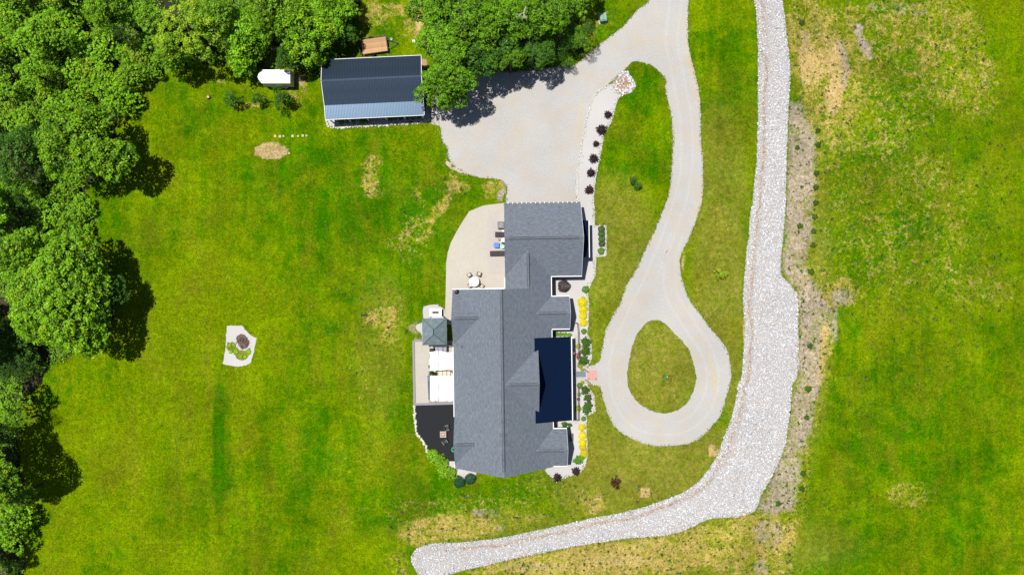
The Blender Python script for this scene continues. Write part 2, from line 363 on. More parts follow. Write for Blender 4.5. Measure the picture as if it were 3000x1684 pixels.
# lush and yellow zones of the left lawn
for b in [(1080, 560, 330, 180, .35), (880, 620, 160, 110, .10), (1290, 660, 120, 120, .28), (1230, 860, 60, 160, .25), (1190, 1080, 60, 220, .30), (1280, 1480, 260, 90, .45),
          (650, 1300, 28, 190, .75), (655, 1190, 50, 40, .3), (640, 1280, 16, 170, .5), (630, 1450, 14, 60, .3), (560, 250, 170, 60, .10), (830, 340, 120, 60, .18), (430, 700, 40, 60, .15), (1080, 900, 90, 100, .22), (960, 1250, 260, 240, .08),
          (1850, 470, 110, 80, .40), (1870, 250, 90, 80, .35), (1800, 600, 60, 60, -.15), (2120, 250, 90, 220, .22), (2110, 80, 80, 120, .2), (1130, 70, 50, 50, .35),
          (2560, 260, 260, 260, .28), (2560, 620, 190, 200, .35), (2700, 600, 60, 300, .15), (2460, 900, 60, 120, .25), (2700, 1420, 260, 330, .20), (2550, 1220, 160, 160, .20), (2800, 250, 200, 200, .12),
          (2950, 120, 80, 200, -.25), (2950, 520, 70, 200, -.10), (540, 1100, 240, 300, -.28), (300, 1400, 170, 260, -.26), (760, 1180, 120, 330, -.20), (620, 860, 200, 150, -.18), (480, 560, 120, 120, -.18), (900, 1500, 300, 120, -.12),
          (1120, 1080, 60, 260, -.05), (860, 1250, 120, 260, .22), (760, 1000, 60, 60, .2), (300, 620, 60, 100, .25), (330, 900, 120, 60, .1), (2620, 1180, 160, 60, -.18), (2650, 900, 200, 80, -.12), (2450, 1640, 140, 60, .15), (1530, 1440, 260, 60, .1), (1870, 860, 80, 300, -.05)]:
    blob('L', *b)
# olive, sun-bleached grass round the drive
for b in [(1110, 1020, 70, 200, .3), (1130, 900, 60, 90, .3), (1920, 1080, 130, 150, .95), (1790, 720, 130, 190, .75), (1850, 640, 60, 50, .6), (2110, 860, 80, 320, .85), (2100, 560, 90, 240, .62), (2120, 420, 60, 80, .45), (1870, 1370, 260, 110, .95), (1740, 1250, 60, 170, .7), (1780, 1450, 150, 60, .8), (2060, 1330, 90, 90, .9), (1740, 960, 40, 100, .4), (2370, 800, 60, 500, .5), (2050, 1600, 420, 90, .6), (1480, 1560, 300, 60, .45), (2160, 1150, 30, 160, .8)]:
    blob('P', *b)
for b in [(1090, 480, 34, 24, .75, -20), (1085, 540, 26, 40, .80), (1110, 565, 18, 22, .7, 30), (1235, 590, 12, 45, .70, -20), (1290, 610, 16, 60, .85, 35), (1225, 670, 40, 40, .75), (1190, 710, 60, 26, .72), (1205, 745, 40, 26, .6),
          (1100, 1150, 70, 200, .42), (1060, 1350, 80, 60, .45), (960, 900, 60, 80, .35), (1120, 930, 48, 36, .80), (1140, 985, 28, 26, .80), (1100, 1010, 20, 26, .5), (1160, 930, 30, 60, .55), (1050, 1070, 34, 60, .5), (1000, 860, 40, 30, .42), (1130, 870, 30, 30, .5), (1060, 1180, 26, 60, .45),
          (1340, 545, 40, 20, .85, 10), (1450, 545, 40, 20, .80), (1440, 572, 30, 14, .7), (1330, 500, 16, 30, .75), (1305, 470, 10, 25, .6), (1170, 380, 120, 30, .35), (1260, 620, 90, 90, .4),
          (1380, 1500, 150, 50, .62), (1330, 1545, 130, 36, .92), (1500, 1500, 120, 50, .62), (1560, 1440, 90, 50, .55), (1650, 1450, 70, 40, .55), (1230, 1560, 60, 40, .85), (1200, 1500, 70, 40, .6), (1060, 1520, 120, 40, .42), (1170, 1650, 30, 50, .7),
          (1500, 1660, 160, 26, .85), (1600, 1650, 220, 40, .95), (1780, 1640, 160, 50, 1.02), (1950, 1620, 120, 60, .95), (2080, 1600, 120, 60, .88), (2180, 1560, 80, 60, .85), (2260, 1570, 70, 70, .9), (2300, 1500, 60, 50, .7), (2200, 1660, 120, 40, .8),
          (2380, 120, 90, 130, .85), (2440, 250, 90, 180, .85), (2530, 120, 120, 120, .70), (2600, 80, 160, 90, .72), (2740, 100, 140, 110, .74), (2640, 260, 140, 120, .66), (2800, 230, 120, 90, .72), (2560, 400, 110, 60, .7), (2640, 340, 90, 60, .62), (2860, 300, 60, 60, .68), (2440, 400, 60, 80, .6), (2450, 520, 40, 90, .6), (2700, 490, 60, 30, .72),
          (2860, 450, 50, 30, .3), (2640, 640, 220, 220, .62), (2480, 560, 90, 260, .55), (2850, 700, 110, 240, .5), (2660, 1450, 60, 40, .72), (2560, 1100, 160, 120, .35), (2850, 830, 120, 60, .62), (2930, 860, 40, 40, .7), (2500, 820, 90, 60, .62), (2460, 860, 60, 40, .82), (2640, 900, 140, 60, .5), (2420, 750, 40, 90, .6), (2600, 500, 300, 160, .4),
          (1170, 60, 50, 60, .6), (1090, 40, 40, 40, .85), (1140, 30, 50, 20, .8), (1215, 60, 26, 60, .85), (1190, 160, 40, 30, .4), (1690, 30, 40, 40, .7), (1730, 70, 30, 40, .7), (1790, 60, 30, 40, .5), (1690, 130, 60, 30, .6),
          (620, 200, 60, 20, .55), (690, 195, 40, 16, .6), (870, 260, 30, 50, .72), (880, 310, 30, 30, .5), (730, 310, 60, 10, .75), (650, 240, 30, 10, .7), (480, 690, 60, 50, .4), (530, 1000, 100, 80, .35), (1140, 420, 100, 30, .3),
          (1900, 1450, 60, 30, .6), (1730, 1470, 40, 36, .8), (1690, 1490, 40, 30, .5), (2110, 640, 40, 60, .5), (2060, 900, 30, 30, .55), (1830, 640, 26, 26, .5), (1920, 1080, 90, 120, .28), (2500, 1450, 160, 60, .3), (1160, 950, 10, 6, .3)]:
    blob('D', *b)
for b in [
          (2362, 175, 26, 90, 1.05), (2395, 200, 24, 60, .9), (2455, 200, 40, 90, .92), (2440, 280, 30, 60, .95), (2515, 90, 18, 26, .95), (2535, 140, 18, 50, .95, -25), (2400, 110, 60, 60, .6), (2890, 240, 20, 10, .8), (2600, 20, 80, 20, .6), (2670, 30, 60, 24, .6),
          (793, 443, 42, 20, 1.25, 0, 3), (1890, 1440, 16, 13, 1.3, 0, 3), (2085, 1318, 12, 14, 1.3, 0, 3), (2100, 1330, 12, 7, 1.2, 0, 3), (1750, 1460, 14, 14, .8), (2470, 870, 40, 30, .8), (2440, 940, 20, 80, .75), (2410, 700, 30, 60, .4),
          (1810, 1640, 120, 24, .72), (1900, 1600, 60, 20, .6), (2250, 1560, 50, 50, .72), (1600, 1660, 160, 14, .7), (2230, 1660, 30, 30, .7), (1330, 560, 60, 14, .6), (1405, 1500, 30, 14, .8), (1450, 1500, 20, 20, .7), (1465, 1545, 20, 10, .8),
          (1220, 960, 26, 22, .8), (1225, 1000, 16, 16, .7), (1305, 790, 5, 60, .9), (1360, 510, 20, 9, .7), (1465, 575, 14, 20, .9), (1478, 548, 8, 20, .9), (1225, 70, 9, 30, .9), (1400, 215, 30, 20, .8), (1235, 190, 8, 14, 1.2), (880, 235, 16, 24, .85), (1410, 200, 60, 14, .6), (2004, 770, 5, 60, 1.0), (2033, 240, 5, 60, .9), (2183, 975, 6, 60, 1.15), (2175, 1080, 5, 40, 1.0),
          (90, 535, 50, 12, .4), (225, 590, 20, 24, .6), (215, 700, 30, 16, .6)]:
    blob('S', *b)
for b in [(2400, 190, 70, 110, 1), (2440, 280, 40, 60, .9), (2420, 1060, 22, 130, 1), (2100, 1330, 60, 30, 1), (1890, 1440, 30, 30, 1), (1800, 1640, 260, 50, .8), (793, 443, 60, 40, .75), (1220, 70, 60, 60, .8), (2030, 240, 20, 90, .7), (2000, 780, 12, 60, 1), (2180, 1000, 16, 120, 1), (1740, 1460, 60, 40, .8), (1300, 620, 120, 120, .7), (2060, 1580, 120, 40, .7), (870, 260, 60, 60, .5), (1240, 960, 40, 40, .5)]: blob('G', *b)
def polyzone(ch, px, amt, soft=14):
    poly = np.array(px, float); near = (gu > poly[:, 0].min() - 60) & (gu < poly[:, 0].max() + 60) & (gv > poly[:, 1].min() - 60) & (gv < poly[:, 1].max() + 60); idx = np.where(near)[0]
    q = np.stack([gu[idx], gv[idx]], 1); d = edge_dist(q, poly) * np.where(inside(q, poly), 1, -1); w = np.clip(.5 + d / (2 * soft), 0, 1); A[ch][idx] = np.maximum(A[ch][idx], w * amt)
polyzone('S', [(2300, 290), (2350, 290), (2372, 330), (2400, 400), (2398, 560), (2386, 700), (2372, 770), (2395, 830), (2440, 880), (2440, 930), (2440, 1010), (2425, 1090), (2405, 1160), (2385, 1260), (2355, 1330), (2352, 1400), (2345, 1460), (2330, 1500), (2260, 1515), (2200, 1500), (2290, 1300), (2325, 1100), (2330, 860), (2280, 800), (2290, 600)], .90, 20)
polyzone('D', [(2300, 290), (2360, 290), (2420, 400), (2410, 700), (2470, 870), (2450, 1100), (2410, 1250), (2370, 1500), (2200, 1530), (2290, 1300), (2325, 1100), (2330, 860), (2280, 800), (2290, 600)], .6, 20)
GT = np.stack([np.clip(A['L'], -.3, 1.2), np.clip(A['D'], 0, 1.1), np.clip(A['S'], 0, 1.3), np.clip(A['P'], 0, 1)], 1)
nx, ny = len(xs), len(ys); ii = (np.arange(ny - 1)[:, None] * nx + np.arange(nx - 1)[None]).ravel()
GF = np.stack([ii, ii + 1, ii + 1 + nx, ii + nx], 1)
GOLD = np.clip(A['G'], 0, 1)
link('ground', fast_mesh('ground', np.c_[gp, np.zeros(len(gp))], GF, GT), M_LAWN, kind='structure')
_g = bpy.data.objects['ground'].data.attributes.new('gold', 'FLOAT', 'POINT'); _g.data.foreach_set('value', GOLD.astype(np.float32))
def tone_at(p):
    ix = np.clip(np.searchsorted(xs, p[:, 0]), 0, nx - 1); iy = np.clip(np.searchsorted(ys, p[:, 1]), 0, ny - 1); return GT[iy * nx + ix]

fl1 = ragged(PX(FOREST_PX), .8, .35, 1, 5); fl2 = ragged(PX(FOREST2_PX), .8, .35, 1, 6)
sheet('forest_floor', fl1, .004, M_FLOOR, kind='structure'); sheet('forest_floor', fl2, .004, M_FLOOR, kind='structure')

# driveway with the lawn island in its loop
DRIVE = [(1960, -900), (1940, -300), (1932, -60), (1909, 0), (1864, 33), (1822, 80), (1781, 111), (1748, 138), (1720, 160), (1684, 191), (1629, 194), (1573, 208), (1488, 212), (1441, 205), (1405, 200), (1350, 215), (1300, 250), (1262, 296), (1262, 357), (1288, 357), (1292, 405), (1314, 430), (1314, 466), (1333, 497), (1349, 507), (1398, 522), (1438, 524), (1479, 530), (1488, 560), (1482, 590), (1481, 640), (1690, 640),
         (1690, 592), (1683, 556), (1688, 521), (1697, 480), (1702, 435), (1706, 413), (1714, 378), (1720, 347), (1727, 314), (1737, 287), (1758, 266), (1789, 247), (1830, 203), (1849, 183), (1863, 178), (1884, 183), (1907, 191), (1922, 200), (1932, 214), (1949, 233), (1953, 243), (1946, 252), (1951, 268), (1957, 291), (1963, 312), (1967, 337), (1970, 378), (1971, 450), (1970, 486), (1963, 545), (1951, 600), (1934, 639), (1913, 687), (1895, 722), (1871, 773), (1851, 808), (1833, 846), (1818, 890), (1802, 915), (1783, 953), (1772, 983), (1763, 1029), (1757, 1062), (1722, 1072), (1700, 1076), (1700, 1126), (1745, 1128), (1757, 1133), (1764, 1154), (1772, 1185), (1783, 1219), (1806, 1257), (1833, 1276), (1874, 1295), (1916, 1305), (1973, 1306), (2030, 1299), (2068, 1268), (2103, 1230), (2125, 1177), (2141, 1116), (2141, 1074), (2129, 1021), (2106, 991), (2076, 953), (2046, 911), (2019, 873), (2008, 850), (1996, 822), (1991, 780), (1991, 756), (2003, 728), (2020, 694), (2041, 649), (2051, 607), (2060, 556), (2060, 504), (2053, 400), (2054, 316), (2046, 264), (2036, 212), (2025, 181), (2019, 138), (2014, 97), (2014, 55), (2019, 0), (2024, -80), (2030, -300), (2050, -900)]
ISLAND = [(1916, 936), (1893, 945), (1874, 964), (1859, 991), (1850, 1021), (1842, 1063), (1840, 1109), (1846, 1147), (1863, 1173), (1893, 1196), (1931, 1209), (1962, 1209), (1992, 1196), (2015, 1177), (2030, 1139), (2038, 1101), (2032, 1067), (2019, 1029), (1992, 991), (1966, 964), (1943, 941)]
dr = ragged(PX(DRIVE), .3, .085, 1, 9); isl = ragged(PX(ISLAND), .3, .08, 1, 10)
sheet('driveway', dr, .012, M_GRAVEL, holes=[isl], kind='structure')
sheet('gravel_apron', ragged(PX([(1248, 300), (1262, 290), (1300, 300), (1300, 372), (1262, 362), (1248, 352)]), .4, .05, 0), .008, M_GRAVEL, kind='structure')
sheet('sand_patch', ragged(PX([(1234, 175), (1252, 172), (1250, 205), (1236, 200)]), .4, .06, 1), .008, M_CLAY, kind='structure')

# the rock filled ditch
DL = [(2190, -900), (2208, -100), (2208, 0), (2215, 28), (2219, 83), (2221, 194), (2221, 277), (2219, 400), (2218, 452), (2211, 521), (2205, 594), (2197, 628), (2194, 694), (2186, 732), (2183, 780), (2178, 850), (2176, 902), (2183, 947), (2181, 1006), (2176, 1057), (2173, 1109), (2162, 1123), (2155, 1178), (2138, 1237), (2117, 1287), (2109, 1322), (2077, 1374), (2050, 1409), (2004, 1441), (1946, 1464), (1887, 1485), (1820, 1502), (1732, 1517), (1645, 1537), (1558, 1558), (1441, 1578), (1336, 1590), (1290, 1588), (1246, 1595), (1217, 1607), (1205, 1627), (1207, 1651), (1220, 1675)]
DR = [(1245, 1705), (1281, 1694), (1336, 1675), (1441, 1651), (1528, 1630), (1587, 1619), (1674, 1601), (1732, 1592), (1820, 1578), (1900, 1572), (1946, 1569), (1989, 1558), (2027, 1543), (2047, 1531), (2074, 1520), (2120, 1515), (2158, 1515), (2208, 1499), (2219, 1482), (2231, 1447), (2254, 1409), (2280, 1357), (2301, 1299), (2304, 1282), (2314, 1213), (2318, 1161), (2320, 1123), (2335, 1109), (2340, 1057), (2339, 971), (2337, 885), (2335, 860), (2314, 829), (2288, 808), (2288, 746), (2297, 677), (2302, 573), (2304, 486), (2306, 400), (2315, 249), (2315, 194), (2306, 111), (2298, 42), (2293, 0), (2290, -100), (2275, -900)]
ditch = PX(DL + DR); sheet('ditch_bed', ragged(ditch, .3, .07, 1, 12), .008, M_DITCH, kind='structure')

def offset_line(px, a, b, wob=.12, seed=1):
    p = densify(PX(px), .5)[:-1]; p = p[:len(p) - int(len(p) * .0)]; r = np.random.default_rng(seed)
    P0 = np.array(PX(px)); pts = []
    for i in range(len(P0) - 1):
        n = max(1, int(np.hypot(*(P0[i + 1] - P0[i])) / .5)); pts += [P0[i] + (P0[i + 1] - P0[i]) * k / n for k in range(n)]
    p = np.array(pts); t = np.gradient(p, axis=0); k = np.ones(9) / 9; t = np.stack([np.convolve(np.pad(t[:, j], 4, 'edge'), k, 'valid') for j in (0, 1)], 1); nn = np.stack([-t[:, 1], t[:, 0]], 1); nn /= np.hypot(nn[:, 0], nn[:, 1])[:, None]
    w = np.convolve(r.normal(size=len(p) + 4), np.ones(5) / 5, 'valid')[:, None] * wob
    return [tuple(q) for q in (p + nn * (a + w))] + [tuple(q) for q in (p + nn * (b + w))[::-1]]
sheet('soil_seam', offset_line(DL[1:-6], .8, 1.25, .45), .011, plain('seam_soil', (.34, .26, .19), .95, var=.35, scale=2), kind='structure')
def stones(name, pts, rad, tone, mat, flat=.55, seed=1, **kw):
    """rocks: jittered icosahedra"""
    r = np.random.default_rng(seed); t = (1 + 5 ** .5) / 2
    iv = np.array([(-1, t, 0), (1, t, 0), (-1, -t, 0), (1, -t, 0), (0, -1, t), (0, 1, t), (0, -1, -t), (0, 1, -t), (t, 0, -1), (t, 0, 1), (-t, 0, -1), (-t, 0, 1)]) / math.hypot(1, t)
    fi = np.array([(0, 11, 5), (0, 5, 1), (0, 1, 7), (0, 7, 10), (0, 10, 11), (1, 5, 9), (5, 11, 4), (11, 10, 2), (10, 7, 6), (7, 1, 8), (3, 9, 4), (3, 4, 2), (3, 2, 6), (3, 6, 8), (3, 8, 9), (4, 9, 5), (2, 4, 11), (6, 2, 10), (8, 6, 7), (9, 8, 1)])
    n = len(pts); V = iv[None] * (1 + .28 * r.normal(size=(n, 12, 1)).clip(-1.2, 1.2)); sc = np.stack([r.uniform(.75, 1.3, n), r.uniform(.75, 1.1, n), np.full(n, flat)], 1) * rad[:, None]
    V = V * sc[:, None]; a = r.uniform(0, 6.28, n); ca, sa = np.cos(a)[:, None], np.sin(a)[:, None]
    X = V[..., 0] * ca - V[..., 1] * sa + pts[:, 0:1]; Y = V[..., 0] * sa + V[..., 1] * ca + pts[:, 1:2]; Z = V[..., 2] + (pts[:, 2:3] if pts.shape[1] > 2 else rad[:, None] * .25)
    F = (fi[None] + (np.arange(n) * 12)[:, None, None]).reshape(-1, 3)
    tt = np.repeat(tone, 12, 0); return link(name, fast_mesh(name, np.stack([X, Y, Z], -1), F, tt), mat, **kw)
q = scatter(ditch, 92, 2); q = q[q[:, 1] < 52]; r_ = np.random.default_rng(5)
d = edge_dist(q, PX(DL), False)
seam = np.exp(-((d - 1.15 - .25 * np.sin(q[:, 1] * .21)) / .36) ** 2); rim = d < .8
keep = r_.random(len(q)) > seam * .52 + .03; q = q[keep]; seam = seam[keep]; rim = rim[keep]
rad = r_.gamma(4.5, .0135, len(q)).clip(.03, .2)
big_n = (np.sin(q[:, 0] * .5 + 2 * np.sin(q[:, 1] * .13)) + np.sin(q[:, 1] * .7)) * .5
tone = np.stack([(.68 + .22 * r_.normal(size=len(q)) + .06 * big_n).clip(.0, 1), ((r_.random(len(q)) < .03 + .5 * seam) * r_.uniform(.2, .8, len(q))), np.zeros(len(q)), np.ones(len(q))], 1)
stones('riprap_stones', q, rad, tone, M_RIPRAP, seed=3, kind='stuff', label='pale grey loose stones filling the long curved ditch', cat='stones')

# worn wheel tracks and dirt on the drive
M_TRACK = gravel('wheel_track_gravel', (.385, .38, .38), (.50, .49, .48), (.46, .395, .31), 5.0, .6, .75)
M_DUST = gravel('dusty_gravel', (.42, .37, .29), (.52, .46, .36), (.40, .33, .24), 4, .4, .5)
CL = [(1980, -40), (1975, 60), (1966, 130), (1985, 220), (2008, 320), (2014, 450), (2000, 570), (1968, 660), (1930, 760), (1890, 850), (1850, 930), (1812, 1010), (1800, 1090), (1812, 1170), (1850, 1230), (1910, 1258), (1990, 1258), (2050, 1220), (2085, 1150), (2090, 1080), (2070, 1020), (2010, 940), (1960, 860), (1960, 760), (1985, 680)]
CL2 = [(1965, -40), (1940, 60), (1890, 130), (1800, 190), (1700, 260), (1600, 340), (1560, 440), (1560, 580)]
for k, c_ in enumerate((CL, CL2)):
    cs = np.array(c_, float)
    for _ in range(2): cs = np.concatenate([cs[:1], np.stack([.75 * cs[:-1] + .25 * cs[1:], .25 * cs[:-1] + .75 * cs[1:]], 1).reshape(-1, 2), cs[-1:]])
    for s in ((-.85, .85) if k == 0 else ()): sheet('wheel_track', offset_line(cs, s - .22, s + .22, .10, k), .015 + .001 * k + (.0005 if s > 0 else 0), M_TRACK, kind='structure')
for k, pts in enumerate(([(2075, 1000), (2085, 1040), (2100, 1100), (2096, 1160), (2086, 1150), (2088, 1100), (2074, 1050)], [(1300, 470), (1330, 480), (1350, 500), (1400, 515), (1360, 512), (1325, 498)], [(2012, 60), (2016, 120), (2024, 180), (2034, 215), (2046, 270), (2053, 330), (2046, 330), (2036, 270), (2020, 210), (2010, 120)],
                         [(1860, 100), (1880, 112), (1892, 128), (1870, 128)], [(2056, 500), (2060, 560), (2050, 610), (2040, 645), (2038, 630), (2048, 580)], [(1985, 750), (1992, 790), (1998, 815), (1990, 812), (1982, 780)], [(1700, 300), (1712, 310), (1704, 360), (1696, 420), (1688, 420), (1696, 350)])):
    sheet('dusty_patch', ragged(PX(pts), .25, .12, 1, 40 + k), .018 + .0004 * k, M_DUST, kind='structure')
# ---- patio, terrace, beds
patio = PX([(1481, 594), (1417, 602), (1375, 619), (1359, 643), (1340, 674), (1321, 711), (1312, 739), (1307, 771), (1306, 841), (1303, 950), (1340, 950), (1500, 860), (1500, 594)])
sheet('patio', np.array(patio), .03, M_CREAM, thick=.1, kind='structure')
sheet('patio_slab', np.array(PX([(1433, 621), (1478, 615), (1490, 700), (1490, 803), (1438, 801), (1431, 775), (1427, 750), (1425, 720), (1426, 690), (1429, 660)])), .065, M_PAD, thick=.05, kind='structure')
sheet('gravel_pad', ragged(PX([(1242, 894), (1300, 892), (1310, 950), (1310, 1010), (1236, 1010), (1236, 975), (1219, 966), (1217, 950), (1240, 944), (1237, 912)]), .3, .05, 1, 4), .010, M_BED, kind='structure')
sheet('terrace', np.array(PX([(1212, 1000), (1240, 998), (1345, 998), (1345, 1180), (1215, 1182)])), .22, M_CREAM, thick=.22, kind='structure')
sheet('mulch_bed', ragged(PX([(1213, 1186), (1345, 1183), (1345, 1350), (1300, 1350), (1275, 1345), (1254, 1322), (1249, 1305), (1239, 1290), (1228, 1279), (1221, 1266), (1217, 1230)]), .3, .04, 0), .016, M_MULCH, kind='structure')
sheet('gravel_pad', ragged(PX([(1300, 1350), (1345, 1346), (1400, 1370), (1391, 1396), (1362, 1404), (1340, 1395), (1300, 1366)]), .3, .04, 0, 5), .012, M_BED, kind='structure')
FRONT = [(1690, 590), (1683, 556), (1688, 521), (1697, 480), (1702, 435), (1706, 413), (1714, 378), (1720, 347), (1727, 314), (1737, 287), (1758, 266), (1789, 247), (1809, 272), (1823, 279), (1812, 289), (1805, 304), (1801, 324), (1793, 347), (1789, 362), (1776, 380), (1768, 399), (1762, 441), (1754, 480), (1747, 514), (1741, 549), (1739, 594), (1742, 659), (1776, 662), (1776, 748), (1745, 753), (1744, 808), (1733, 825), (1721, 853), (1724, 880), (1724, 953), (1720, 975), (1733, 1000), (1735, 1050), (1722, 1076), (1722, 1128), (1742, 1160), (1745, 1205), (1720, 1218), (1717, 1246), (1722, 1333), (1715, 1363), (1700, 1383), (1679, 1391), (1650, 1401), (1631, 1411), (1617, 1398), (1598, 1378), (1598, 600), (1690, 600)]
front = PX(FRONT); sheet('planting_bed', ragged(front, .4, .03, 0), .008, M_BED, kind='structure')
sheet('rocky_corner', ragged(PX([(1830, 203), (1841, 210), (1851, 227), (1860, 243), (1861, 258), (1849, 272), (1826, 279), (1809, 272), (1789, 247)]), .3, .04, 0), .016, M_CLAY, kind='structure')
q = scatter(PX([(1830, 203), (1841, 210), (1851, 227), (1860, 243), (1861, 258), (1849, 272), (1826, 279), (1809, 272), (1791, 247)]), 34, 4)
c0 = np.array(P(1822, 243)[:2]); w = np.hypot(*(q - c0).T); q = q[(w > .9) | (r_.random(len(q)) < .35)]
stones('corner_stones', q, r_.uniform(.08, .2, len(q)), np.stack([r_.uniform(.4, 1, len(q)), (r_.random(len(q)) < .2) * .5, 0 * q[:, 0], 1 + 0 * q[:, 0]], 1), M_RIPRAP, seed=8, kind='stuff', label='white and rusty loose stones in the top corner of the planting bed', cat='stones')
def edging(px, label, step=.26, r=(.09, .17), seed=1, wide=.08, rows=1):
    p = np.array(PX(px)); out = []
    for i in range(len(p) - 1):
        n = max(1, int(np.hypot(*(p[i + 1] - p[i])) / step)); out += [p[i] + (p[i + 1] - p[i]) * k / n for k in range(n)]
    out = np.repeat(np.array(out), rows, 0); rr = np.random.default_rng(seed); out = out + rr.normal(size=out.shape) * wide; n = len(out)
    stones('stone_edging', out, rr.uniform(*r, n), np.stack([rr.uniform(.5, 1, n), (rr.random(n) < .12) * .4, np.zeros(n), np.ones(n)], 1), M_EDGE, .7, seed, kind='stuff', label=label, cat='stone edging')
edging([(1213, 1187), (1215, 1215), (1217, 1240), (1220, 1266), (1229, 1280), (1240, 1292), (1248, 1306), (1252, 1318), (1251, 1327)], 'thick white stone edging along the black mulch bed', .17, (.12, .2), 2, .07, 2)
edging([(1789, 247), (1758, 266), (1737, 287), (1727, 314), (1720, 347), (1714, 378), (1706, 413), (1702, 435), (1697, 480), (1692, 521), (1690, 556), (1693, 590)], 'white stone edging between the parking gravel and the long planting bed', .24, (.08, .15), 3, .1, 2)
edging([(1826, 279), (1812, 289), (1805, 304), (1801, 324), (1793, 347), (1789, 362), (1776, 380), (1768, 399), (1762, 441), (1754, 480), (1747, 514), (1741, 549), (1739, 594), (1742, 659)], 'white stone edging on the lawn side of the row of purple shrubs', .26, (.07, .14), 4, .05)
edging([(1752, 662), (1776, 662), (1776, 748), (1745, 753)], 'white stone rectangle framing the small clipped hedge by the garage', .22, (.08, .14), 5, .03)
edging([(1745, 753), (1744, 808), (1733, 825), (1721, 853), (1724, 880), (1724, 953), (1719, 975)], 'white stone edging beside the upper yellow shrubs', .27, (.07, .14), 6, .05)
edging([(1731, 1076), (1752, 1070), (1757, 1064)], 'short row of pale stones at the upper side of the pink pavers', .3, (.1, .16), 7, .04)
edging([(1716, 1128), (1732, 1124), (1742, 1128), (1752, 1130), (1757, 1136)], 'cluster of large pale stones below the pink pavers', .2, (.13, .24), 8, .12)
edging([(1720, 1218), (1717, 1246), (1722, 1333), (1715, 1363), (1700, 1383), (1679, 1391), (1650, 1401), (1631, 1411), (1617, 1398), (1598, 1378)], 'white stone edging curving round the lower front bed', .26, (.07, .13), 9, .04)
edging([(956, 352), (962, 368), (978, 374), (1000, 373), (1060, 370), (1110, 367), (1160, 364), (1210, 361), (1258, 354)], 'rough white stone border along the front of the barn', .2, (.1, .19), 10, .09, 2)
sheet('gravel_pad', ragged(PX([(950, 340), (1262, 325), (1262, 352), (1150, 364), (985, 373), (966, 366)]), .3, .04, 0, 8), .010, M_BED, kind='structure')
# white gravel pad with the burn pile
PAD = [(665, 953), (707, 953), (722, 970), (738, 985), (752, 990), (744, 1030), (735, 1060), (720, 1070), (695, 1073), (652, 1066), (657, 1040), (662, 1028), (680, 1032), (690, 1041), (712, 1048), (726, 1038), (733, 1022), (738, 1000), (728, 984), (700, 976), (688, 985), (684, 1000), (676, 1004), (664, 1003), (662, 990)]
sheet('gravel_pad', ragged(PX([(665, 953), (707, 953), (722, 970), (738, 985), (752, 990), (744, 1030), (735, 1060), (720, 1070), (695, 1073), (652, 1066), (660, 1027), (664, 1003), (662, 990)]), .25, .05, 0, 3), .008, M_BED, kind='structure')
sheet('weedy_ground', ragged(PX([(664, 1005), (684, 998), (695, 1015), (712, 1030), (734, 1015), (732, 1036), (722, 1048), (706, 1056), (690, 1045), (676, 1028), (662, 1026)]), .25, .12, 1, 3), .014, M_LAWN, kind='structure')
sheet('ash_patch', ragged(PX([(690, 985), (708, 976), (726, 985), (733, 1005), (726, 1022), (706, 1026), (694, 1008)]), .25, .1, 1, 5), .020, M_ASH, kind='structure')
q = scatter(PX([(692, 988), (708, 978), (724, 988), (730, 1005), (724, 1020), (706, 1022), (698, 1006)]), 16, 4)
mb = MB()
for x, y in q[:60]:
    a = R.uniform(0, 3.14); L = R.uniform(.12, .4); z = R.uniform(.03, .3) * max(0, 1 - math.hypot(x - P(710, 1003)[0], y - P(710, 1003)[1]))
    mb.bar((x - math.cos(a) * L, y - math.sin(a) * L, z + .03), (x + math.cos(a) * L, y + math.sin(a) * L, z + R.uniform(.03, .25)), R.uniform(.02, .05))
mb.build('burn_pile', plain('burnt_wood', (.12, .085, .08), .9, var=.5), kind='stuff', label='heap of burnt sticks and ash on the white gravel pad', cat='burn pile')
# barn bed earth etc. : loose pebbles strewn on the gravel edges
q = np.concatenate([dr, isl]); q = np.repeat(q, 2, 0) + r_.normal(size=(len(q) * 2, 2)) * .13; q = q[np.abs(q[:, 0]) < 80]; q = q[r_.random(len(q)) < .6]
stones('edge_pebbles', q, r_.uniform(.02, .065, len(q)), np.stack([r_.uniform(0, .8, len(q)), (r_.random(len(q)) < .25) * .6, 0 * q[:, 0], 1 + 0 * q[:, 0]], 1), M_EDGE, .7, 9, kind='stuff', label='loose pebbles scattered along the driveway edges', cat='pebbles')
